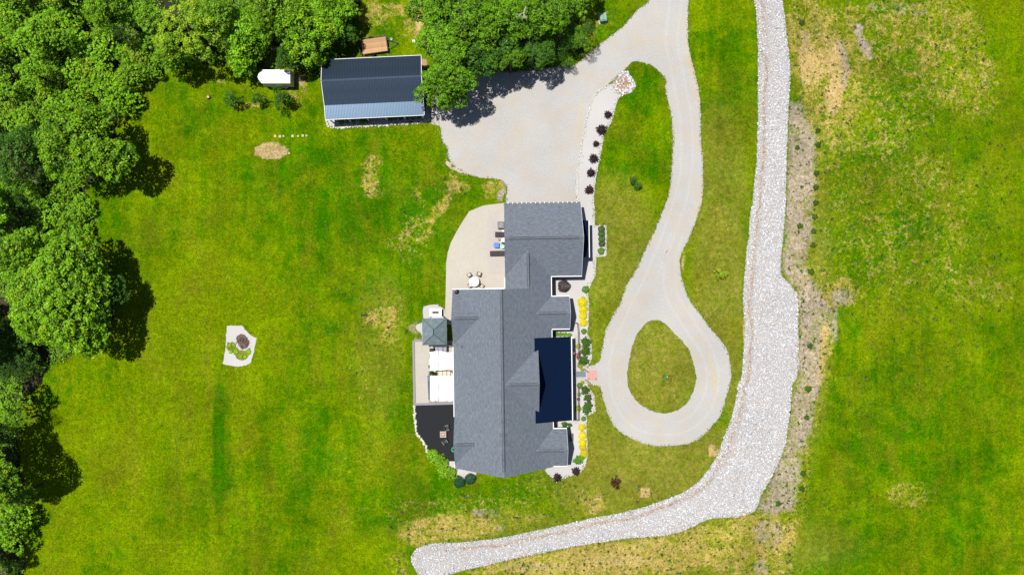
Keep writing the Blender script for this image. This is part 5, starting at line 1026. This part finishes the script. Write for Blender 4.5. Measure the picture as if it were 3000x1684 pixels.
tree(-165, 975, 130, 9.0, 'big', L_GREEN, 'large tree outside the left border shading the woods below the very large round tree')
tree(-120, 600, 95, 9.0, 'oak', L_GREEN, 'tree outside the left border shading the hollow beside the weedy clearing')
tree(300, 15, 62, 9.0, 'oak', L_GREEN, 'tree above the shaded hollow of the upper left woods')
tree(410, 35, 58, 6.5, 'oak', L_BRIGHT, 'bright tree right of the shaded hollow of the upper left woods')
tree(620, 30, 58, 8.5, 'oak', L_GREEN, 'tree at the top between the lime tree and the one behind the white trailer')
tree(770, 10, 66, 8.5, 'oak', L_GREEN, 'tree cut by the top border above the white trailer')
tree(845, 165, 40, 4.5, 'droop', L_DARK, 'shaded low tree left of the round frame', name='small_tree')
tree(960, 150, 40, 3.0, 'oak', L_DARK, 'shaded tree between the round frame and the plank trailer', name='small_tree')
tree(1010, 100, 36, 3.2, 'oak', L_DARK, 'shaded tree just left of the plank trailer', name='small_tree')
tree(490, 150, 52, 5.5, 'oak', L_GREEN, 'rounded tree at the lawn edge below the lime tree', name='small_tree')
# ---- the massed bright thicket
r_t = random.Random(4); TH_PX = [(-60, -60), (300, -60), (290, 130), (420, 120), (470, 60), (520, 190), (455, 195), (410, 215), (380, 265), (340, 330), (250, 370), (170, 330), (80, 380), (-60, 420)]
cand = []
for j in range(9):
    for i in range(11):
        u = -50 + i * 58 + (29 if j % 2 else 0) + r_t.uniform(-14, 14); v = -40 + j * 50 + r_t.uniform(-12, 12)
        if inside(np.array([[u, v]]), TH_PX)[0] and all(math.hypot(u - a, v - b) > c for a, b, c in ((320, 85, 52), (75, 140, 34), (205, 245, 34), (215, 60, 30), (120, 300, 34), (20, 230, 26), (265, 320, 30), (150, 185, 20), (440, 150, 30), (330, 215, 24))): cand.append((u, v))
for k, (u, v) in enumerate(cand):
    z = r_t.uniform(2.6, 4.4) if r_t.random() < .65 or not (u < 200 and v < 250) else r_t.uniform(6.5, 8.2)
    if u > 240: z = r_t.uniform(1.6, 2.8)
    m_ = (L_BRIGHT, L_BRIGHT, L_BRIGHT, L_LIME, L_GREEN)[k % 5] if r_t.random() < .75 else L_BRIGHT
    what = {'leaf_bright': 'bright green', 'leaf_lime': 'lime green', 'leaf_green': 'darker green'}[m_.name]; size = 'taller' if z > 6 else 'small'
    where = 'along the top border' if v < 45 else 'along the left border' if u < 55 else 'near the lawn edge' if u > 240 else 'in the upper part of the mass' if v < 180 else 'in the lower part of the mass'
    tree(u, v, r_t.uniform(38, 56), z, 'thicket', m_, f'{size} {what} tree of the upper left woods, {where}', group=f'{size} {what} trees of the upper left woods {where}', name='thicket_tree')
for u, v, r in ((500, 185, 26), (560, 165, 28), (610, 165, 22), (590, 130, 30), (440, 200, 30)): tree(u, v, r, 1.6, 'thicket', L_BRIGHT, 'low bright bush on the upper rim of the lawn', group='bushes on the upper rim of the lawn', name='bush', cat='bush')
for u, v, r in ((110, 560, 48), (190, 560, 44), (150, 640, 52), (90, 680, 44), (220, 640, 44), (240, 690, 40), (170, 710, 42), (20, 560, 44), (245, 610, 36), (120, 600, 40), (60, 560, 34), (210, 520, 34), (170, 500, 30)):
    tree(u, v, r * 1.05, .9, 'thicket', (L_BRIGHT, L_GREEN, L_BRIGHT)[int(u) % 3], 'rank green weeds and brambles in the clearing on the left', group='weed clumps in the left clearing', name='weed_clump', cat='weeds', hfrac=.3)
# three young trees by the trailer
for (u, v, r, kd), lb in zip(((676, 288, 24, 'young'), (754, 288, 17, 'young'), (826, 290, 29, 'young')), ('left of the three young trees below the white trailer', 'thin middle one of the three young trees below the white trailer', 'right and fullest of the three young trees below the white trailer')):
    tree(u, v, r, 2.0, kd, L_DARK, lb, group='young trees below the white trailer', name='young_tree')
tree(1855, 526, 11, 1.6, 'young', L_DARK, 'little green sapling alone on the upper grass island', name='sapling'); tree(1866, 542, 12, 1.2, 'young', L_DARK, 'darker twin sapling touching the lone one on the upper grass island', name='sapling')
tree(2113, 803, 15, 1.3, 'young', L_YG, 'yellowish sapling on the grass strip beside the rock ditch', name='sapling')
tree(1803, 1415, 15, 1.3, 'young', leaf_mat('leaf_burgundy', (.03, .012, .01), (.12, .035, .02), (.16, .09, .02), .15), 'dark red sapling on the grass below the house', name='sapling')
x, y, _ = P(1953, 1106, 1.2); gt = empty('sapling', (x, y, 0), 'young tree in a green tube in the teardrop island', 'tree'); MB().lathe([(.26, 0), (.34, .5), (.38, .9), (.30, .9)], n=16).build('tube_guard', plain('green_guard', (.04, .17, .02), .7), gt); MB().tube([(.12, .1, 0), (.12, .1, 1.1)], .06).build('stake', M_WHITE, gt)
shrub_later = (1962, 1110)
# bare branches
def bare(u, v, z, label, ang, seed, L0=3.2):
    x, y, _ = P(u, v, z); root = empty('bare_branch', (x, y, z), label, 'branch', rz=ang); r = random.Random(seed); mb = MB()
    def br(p, a, L, rad, d):
        q = p + Vector((math.cos(a) * L, math.sin(a) * L, L * .12)); mb.tube([p, p.lerp(q, .5) + Vector((0, 0, .05)), q], [rad, rad * .8, rad * .5], 5)
        if d:
            for s in (-1, 1, .3): br(p.lerp(q, r.uniform(.5, 1)), a + s * r.uniform(.3, .75), L * r.uniform(.5, .75), rad * .6, d - 1)
    br(Vector((0, 0, 0)), 0, L0, .10, 3); mb.build('twigs', M_PALEBARK, root)
bare(5, 512, 4.0, 'bare grey dead branch reaching in from the left border', -.15, 3, 2.6); bare(1540, 22, 12.5, 'bare pale branch poking out of the top woods', -1.9, 5, .9)

# ---- shrubs: small leafy domes
def shrub_mesh(R0, Hc, n, size, seed, spiky=0.0, lob=.1, shell=.3, width=.5, up=.5, upright=0.0):
    r = np.random.default_rng(seed); d = r.normal(size=(n, 3)); d /= np.linalg.norm(d, axis=1)[:, None]; d[:, 2] = np.abs(d[:, 2]); a = np.arctan2(d[:, 1], d[:, 0]); ph = r.uniform(0, 6.28, 3)
    rr = 1 + lob * (np.sin(3 * a + ph[0]) + np.sin(5 * a + ph[1])) ; k = 11
    if spiky: rr = rr * (1 - spiky + spiky * 1.25 * np.abs(np.sin(a * k / 2 + ph[2] + .6 * np.sin(a * 3))) ** .8)
    p = d * [R0, R0, Hc] * (rr * (1 - shell * r.random(n) ** 1.5))[:, None]; V = leaves(p, d, np.full(n, size), r, width, up)
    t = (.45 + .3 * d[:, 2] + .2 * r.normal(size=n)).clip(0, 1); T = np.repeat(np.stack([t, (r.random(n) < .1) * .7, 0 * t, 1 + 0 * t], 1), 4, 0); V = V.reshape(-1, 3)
    return fast_mesh('foliage', V, np.arange(len(V)).reshape(-1, 4), T)
SH = {'purple': [shrub_mesh(1, 1.0, 1500, .17, 70 + i, .42, .06, .5) for i in range(3)], 'round': [shrub_mesh(1, .9, 1700, .14, 80 + i, 0, .05, .25) for i in range(3)],
      'yellow': [shrub_mesh(1, .75, 1700, .15, 90 + i, 0, .09, .3) for i in range(3)], 'loose': [shrub_mesh(1, .8, 1100, .22, 100 + i, .3, .14, .6) for i in range(3)], 'hosta': [shrub_mesh(1, .7, 520, .42, 110 + i, .2, .14, .6, .36, 1.0) for i in range(3)]}
SC_ = {}
def shrub(u, v, rpx, kind, mat, label, group=None, zc=.4, name='shrub', cat='shrub', hs=.8, sx=1.0, base=0.0, rz=None):
    x, y, _ = P(u, v, zc + base); s = rpx * .05; i = SC_.get(kind, 0); SC_[kind] = i + 1; root = empty(name, (x, y, base), label, cat, group, R.uniform(0, 6.28) if rz is None else rz)
    key = (kind, i % 3, mat.name)
    if key not in TRUNKS:
        c = SH[kind][i % 3].copy(); c.materials.clear(); c.materials.append(mat); TRUNKS[key] = c
    f = link('foliage', TRUNKS[key], mat, root); f.scale = (s * sx, s, s * hs); f.location = (0, 0, .08)
    MB().tube([(0, 0, 0), (.02, .01, s * hs * .7)], [.04, .02], 6).build('stem', M_BARK, root); return root
pur = [(1782, 335, 11, 'topmost and detached purple shrub of the row in the long planting bed'), (1763, 380, 15, 'largest spiky purple shrub, second from the top of the row'), (1747, 421, 9, 'smallest purple shrub, third from the top of the row'), (1740, 464, 13, 'purple shrub fourth from the top of the row'), (1732, 506, 12, 'purple shrub fifth from the top of the row, above the last one'), (1727, 556, 12.5, 'lowest purple shrub of the row, nearest the garage corner')]
for u, v, r, lb in pur: shrub(u, v, r * 1.1, 'purple', L_PURPLE, lb, 'purple shrubs in the long planting bed', .4)
shrub(1653, 838, 19, 'round', L_BROWN, 'big rounded dark brown shrub in the front corner of the connecting wing', zc=.6)
shrub(1633, 1400, 13.5, 'purple', L_PURPLE, 'dark purple shrub at the bottom tip of the lower front bed'); shrub(1688, 1381, 13, 'purple', L_PURPLE, 'dark purple shrub on the lower right rim of the front bed, below the green one')
for u, v, r, lb in ((1707, 884, 15, 'broad yellow shrub at the top of the upper yellow row'), (1708, 906, 12.5, 'yellow shrub second from the top in the upper yellow row'), (1709, 925, 12, 'yellow shrub third from the top in the upper yellow row'), (1709, 945, 12, 'lowest yellow shrub of the upper yellow row')): shrub(u, v, r * 1.02, 'yellow', L_YELLOW, lb, 'upper row of yellow shrubs', .35)
for u, v, r, lb in ((1705, 1253, 11, 'round yellow shrub standing alone at the top of the lower yellow row'), (1706, 1278, 12, 'yellow shrub second from the top in the lower yellow row'), (1707, 1298, 11.5, 'yellow shrub third from the top in the lower yellow row'), (1708, 1310, 11, 'yellow shrub fourth from the top in the lower yellow row'), (1712, 1329, 12, 'lowest yellow shrub, next to the arching green one')): shrub(u, v, r * 1.02, 'yellow', L_YELLOW, lb, 'lower row of yellow shrubs', .35)
for u, v, r, lb in ((1716, 848, 11, 'round bright green shrub above the upper yellow row'), (1711, 971, 8.5, 'small round green shrub below the upper yellow row'), (1710, 1227, 7.5, 'small round green shrub above the lower yellow row'), (1699, 1130, 9, 'round green shrub at the lower side of the entry step')): shrub(u, v, r, 'round', L_ROUND, lb, None, .35)
for u, v, r, lb in ((1717, 1003, 15, 'topmost dark spreading shrub beside the upper porch walk'), (1716, 1028, 15, 'middle dark spreading shrub beside the upper porch walk'), (1711, 1056, 15, 'lowest dark spreading shrub beside the upper porch walk, by the handrail')): shrub(u, v, r * 1.05, 'loose', L_JUN, lb, 'dark shrubs along the upper porch walk', .4)
for u, v, r, lb in ((1715, 1143, 13, 'topmost dark spreading shrub beside the lower porch walk'), (1723, 1166, 12, 'second dark spreading shrub beside the lower porch walk'), (1724, 1188, 13, 'third dark spreading shrub beside the lower porch walk'), (1719, 1202, 13, 'lowest dark spreading shrub beside the lower porch walk')): shrub(u, v, r * 1.05, 'loose', L_JUN, lb, 'dark shrubs along the lower porch walk', .4)
for u, v, r, k, m_, lb in ((1695, 1015, 8, 'round', L_YG, 'lime green plant at the left of the upper dark shrubs'), (1700, 1071, 8.5, 'round', L_YG, 'lime green plant just above the entry step'), (1706, 1084, 6, 'loose', L_YG, 'little pale green plant at the corner of the entry step'), (1695, 1197, 9, 'hosta', L_YG, 'lime green plant over the railing of the lower porch walk'), (1697, 1037, 6, 'loose', L_RED, 'upper of two reddish plants beside the upper porch walk'), (1694, 1047, 6, 'loose', L_RED, 'lower of two reddish plants beside the upper porch walk'), (1695, 1170, 5, 'round', L_RED, 'small red plant beside the lower porch walk'), (1697, 1156, 6, 'loose', L_YG, 'yellow green plant just above the small red one'), (1707, 1121, 6, 'loose', L_YG, 'yellow flowering plant by the lower handrail')): shrub(u, v, r, k, m_, lb, None, .4)
for k, (u, v) in enumerate(((1628, 980), (1641, 981), (1654, 982), (1668, 983))): shrub(u, v, 8, 'hosta', L_ROUND, ['leftmost green leafy plant in the strip above the navy porch roof', 'second green leafy plant in the strip above the navy porch roof', 'third green leafy plant in the strip above the navy porch roof', 'rightmost green leafy plant in the strip above the navy porch roof'][k], 'leafy plants above the porch roof', .4, 'leafy_plant', 'plant')
shrub(1655, 1245, 10, 'loose', L_JUN, 'dull green shrub below the navy porch roof'); shrub(1670, 1246, 7, 'loose', L_DARK, 'small grey green shrub at the outer corner below the navy porch roof')
for k, (u, v) in enumerate(((1763, 671), (1763, 685), (1764, 699), (1764, 713), (1762, 735))): shrub(u, v, 10.5, 'round', L_JUN if k != 4 else L_ROUND, ['topmost bush of the clipped hedge in the white stone frame', 'second bush of the clipped hedge in the white stone frame', 'middle bush of the clipped hedge in the white stone frame', 'fourth bush of the clipped hedge in the white stone frame', 'lowest and rounder bush, set apart in the white stone frame'][k], 'hedge in the white stone frame', .4)
shrub(1694, 1349, 13, 'hosta', L_ROUND, 'arching green plant between the lowest yellow shrub and a purple one', name='leafy_plant', cat='plant'); shrub(1705, 1342, 9, 'hosta', L_ROUND, 'smaller arching green plant touching the lowest yellow shrub', name='leafy_plant', cat='plant')
for u, v, r, lb in ((1266, 1333, 18, 'topmost leafy clump bordering the mulch corner'), (1283, 1350, 20, 'second leafy clump bordering the mulch corner'), (1298, 1362, 18, 'third leafy clump, right of the others at the mulch corner'), (1300, 1382, 20, 'fourth leafy clump, pale tipped, below the mulch'), (1322, 1388, 19, 'lowest leafy clump beside the two dark round shrubs')): shrub(u, v, r, 'hosta', L_GREEN, lb, 'leafy clumps at the mulch corner', .4, 'leafy_plant', 'plant')
shrub(1346, 1413, 18, 'round', L_BLUEG, 'left of the two dark blue green round shrubs below the house', zc=.5); shrub(1378, 1404, 17, 'round', L_BLUEG, 'right of the two dark blue green round shrubs below the house', zc=.5)
for k, (u, v, r) in enumerate(((998, 357, 8), (1016, 355, 6), (1034, 356, 6), (1060, 354, 9), (1075, 353, 8), (1142, 349, 7), (1156, 347, 6), (1174, 346, 7), (1192, 345, 6), (1208, 344, 7), (1226, 343, 6))): shrub(u, v, r, 'loose', L_GREEN, ['first', 'second', 'third', 'fourth', 'fifth', 'sixth', 'seventh', 'eighth', 'ninth', 'tenth', 'eleventh'][k] + ' shrub from the left under the front eave of the barn', 'shrubs under the barn eave', .4)
for u, v, r, lb in ((1162, 362, 4, 'left of the two lavender plants on the barn stone border'), (1200, 359, 5, 'right of the two lavender plants on the barn stone border')): shrub(u, v, r, 'loose', leaf_mat('leaf_lavender', (.10, .07, .14), (.30, .24, .38), (.2, .25, .1)) if u < 1180 else bpy.data.materials['leaf_lavender'], lb, None, .3)
shrub(1262, 1094, 9, 'loose', L_DARK, 'dark potted plant in the gap between the two white canopies', zc=1.0, base=.22); shrub(1257, 1076, 5, 'loose', L_JUN, 'small green plant at the pergola side just above the gap', zc=1.0, base=.22); shrub(1274, 1097, 6, 'loose', L_DARK, 'second dark plant in the gap between the two white canopies', zc=1.0, base=.22)
dk = [(2399, 424, 9), (2394, 507, 9), (2392, 549, 9), (2392, 594, 9), (2389, 635, 9), (2386, 677, 9), (2384, 718, 8), (2378, 796, 10)]
for k, (u, v, r) in enumerate(dk): shrub(u, v, r, 'loose', L_JUN, ['first', 'second', 'third', 'fourth', 'fifth', 'sixth', 'seventh', 'eighth'][k] + ' small dark shrub from the top in the line right of the rock ditch', 'small dark shrubs in a line right of the ditch', .3)
for u, v, r, lb in ((2351, 66, 9, 'dark little shrub near the top right of the rock ditch'), (2398, 382, 8, 'dark little shrub at the top end of the shrub line by the ditch'), (2375, 1014, 9, 'green bush on bare soil right of the widest part of the ditch'), (2370, 1140, 10, 'green bush on bare soil level with the bottom of the drive loop'), (2365, 1223, 8, 'yellowish green bush low on the bare soil strip'), (2282, 1476, 9, 'green bush on the grey soil by the lower bend of the ditch'), (2355, 1387, 9, 'dark bush on the field edge above the lower bend'), (2351, 1432, 9, 'dark bush on the field edge beside the lower bend'), (2345, 662, 9, 'green bush in the middle of the soil strip'), (2338, 432, 7, 'small green bush high on the soil strip')): shrub(u, v, r, 'loose', L_JUN, lb, None, .3)
shrub(1962, 1108, 10, 'loose', leaf_mat('leaf_rust', (.10, .05, .006), (.34, .22, .01), (.20, .06, .02), .2), 'rusty orange plant leaning beside the green tube in the teardrop island', zc=.4)
for u, v, r in ((672, 1012, 8), (684, 1010, 7), (690, 1030, 9), (704, 1044, 8), (718, 1045, 7), (728, 1030, 9), (676, 1030, 8)): shrub(u, v, r * .8, 'loose', L_BRIGHT, 'green weed clump growing round the burn pile', 'weeds round the burn pile', .15, 'weed_clump', 'weeds', .35)

# ---- weeds, tufts and underbrush that nobody could count
def tufts(name, p, size, tone, seed, mat, blades=5, h=.5, **kw):
    r = np.random.default_rng(seed); n = len(p); V = []; 
    a = r.uniform(0, 6.28, (n, blades)); s = size[:, None] * r.uniform(.5, 1.2, (n, blades)); bx_, by_ = p[:, 0:1], p[:, 1:2]; w = s * .22
    z0 = .012
    A_ = np.stack([bx_ - np.sin(a) * w, by_ + np.cos(a) * w, np.full_like(a, z0)], -1); B_ = np.stack([bx_ + np.sin(a) * w, by_ - np.cos(a) * w, np.full_like(a, z0)], -1)
    C_ = np.stack([bx_ + np.cos(a) * s, by_ + np.sin(a) * s, s * h], -1); V = np.stack([A_, B_, C_], 2).reshape(-1, 3); F = np.arange(len(V)).reshape(-1, 3); T = np.repeat(tone, blades * 3, 0)
    link(name, fast_mesh(name, V, F, T), mat, **kw)
rg = np.random.default_rng(77)
hard = [np.array(PX(DRIVE)), np.array(ditch), np.array(front), np.array(patio)]
p = np.stack([rg.uniform(-77, 77, 150000), rg.uniform(-44, 44, 150000)], 1); bad = inside(p, fl1) | inside(p, fl2) | (inside(p, hard[0]) & ~inside(p, isl)) | inside(p, hard[1]) | inside(p, hard[2]) | inside(p, hard[3])
bad |= (np.abs(p[:, 0] - .5) < 14.8) & (p[:, 1] > -27.2) & (p[:, 1] < 12) & (p[:, 0] > -14.6) & (p[:, 0] < 8.5); bad |= inside(p, PX(PAD)) | inside(p, PX([(945, 160), (1240, 150), (1262, 360), (960, 374)]))
p = p[~bad]; tn = tone_at(p); keep = rg.random(len(p)) > np.clip(tn[:, 2] * .9, 0, .85); p = p[keep]; tn = tn[keep]; n = len(p)
bright = (.38 + .26 * rg.normal(size=n) - .25 * np.clip(tn[:, 0] - .3, 0, 1)).clip(0, 1); strawy = ((rg.random(n) < .10 + .35 * tn[:, 3] + .35 * tn[:, 1]) * rg.uniform(.3, 1, n)).clip(0, 1)
tufts('grass_tufts', p, rg.uniform(.05, .14, n), np.stack([bright, strawy, 0 * bright, 1 + 0 * bright], 1), 5, L_TUFT, 4, .45, kind='stuff', label='short grass blades all over the lawns', cat='grass')
e = np.concatenate([dr, isl, np.array(ragged(ditch, .3, .05, 0, 4)), densify(front, .3)]); e = np.repeat(e, 6, 0) + rg.normal(size=(len(e) * 6, 2)) * .2; e = e[(np.abs(e[:, 0]) < 80) & (np.abs(e[:, 1]) < 46)]
ok = ~((inside(e, hard[0]) & ~inside(e, isl)) & (edge_dist(e, dr[::6]) > .22)); e = e[ok]; ok = ~inside(e, PX([(1670, 600), (1672, 520), (1700, 380), (1718, 300), (1785, 235), (1800, 255), (1750, 290), (1730, 380), (1708, 450), (1700, 600)])); e = e[ok]; ok = ~inside(e, PX([(1600, 560), (1720, 600), (1700, 1390), (1600, 1390)])); e = e[ok]; n = len(e); b_ = rg.uniform(.1, .55, n)
tufts('edge_grass', e, rg.uniform(.06, .18, n), np.stack([b_, (rg.random(n) < .3) * .6, 0 * b_, 1 + 0 * b_], 1), 6, L_TUFT, 4, .5, kind='stuff', label='ragged grass fringe along the gravel edges', cat='grass')
# dark weeds dotted through the thin ground right of the ditch and at the bottom
w_ = np.stack([rg.uniform(P(2300, 0)[0], 77, 26000), rg.uniform(-44, 44, 26000)], 1); w2 = np.stack([rg.uniform(P(1100, 0)[0], P(2400, 0)[0], 12000), rg.uniform(-43, P(0, 1380)[1], 12000)], 1); w3 = np.stack([rg.uniform(P(960, 0)[0], P(1400, 0)[0], 9000), rg.uniform(P(0, 1100)[1], P(0, 440)[1], 9000)], 1)
w_ = np.concatenate([w_, w2, w3]); tw = tone_at(w_); pr2 = np.clip(tw[:, 1] * .28 + tw[:, 2] * .10, 0, .28); ok = (rg.random(len(w_)) < pr2) & ~inside(w_, ditch) & ~inside(w_, hard[3]) & ~inside(w_, hard[2]) & ~((w_[:, 0] > -14.6) & (w_[:, 0] < 8.5) & (w_[:, 1] > -27) & (w_[:, 1] < 12)) & ~inside(w_, hard[0]); w_ = w_[ok]; n = len(w_)
tufts('weeds', w_, rg.gamma(3, .055, n).clip(.06, .4), np.stack([rg.uniform(0, .8, n), (rg.random(n) < .2) * .8, np.zeros(n), np.ones(n)], 1), 8, L_WEED, 9, .35, kind='stuff', label='dark weeds dotted over the thin dry ground', cat='weeds')
# leafy underbrush on the woodland floor
for fi, (fl, nm) in enumerate(((FOREST_PX, 'leafy undergrowth under the left woods'), (FOREST2_PX, 'leafy undergrowth under the woods above the parking area'))):
    pp = scatter(PX(fl), 9 if fi == 0 else 12, 30 + fi); pp = pp[(np.abs(pp[:, 0]) < 80) & (np.abs(pp[:, 1]) < 47)]; nz = np.sin(pp[:, 0] * .9 + 1.3 * np.sin(pp[:, 1] * .6)) * np.sin(pp[:, 1] * .8 + np.sin(pp[:, 0] * .5)); pp = pp[nz > -.35]; n = len(pp)
    k = 7; c = np.repeat(pp, k, 0) + rg.normal(size=(n * k, 2)) * .28; z = rg.uniform(.08, .75, n * k); c = np.c_[c, z]; V = leaves(c, np.tile([0, 0, 1.0], (n * k, 1)), np.full(n * k, .24), rg); t = rg.uniform(.1, .9, n * k)
    T = np.repeat(np.stack([t, (rg.random(n * k) < .08) * .8, 0 * t, 1 + 0 * t], 1), 4, 0); V = V.reshape(-1, 3); link('undergrowth', fast_mesh('undergrowth', V, np.arange(len(V)).reshape(-1, 4), T), L_GREEN, kind='stuff', label=nm, cat='undergrowth')
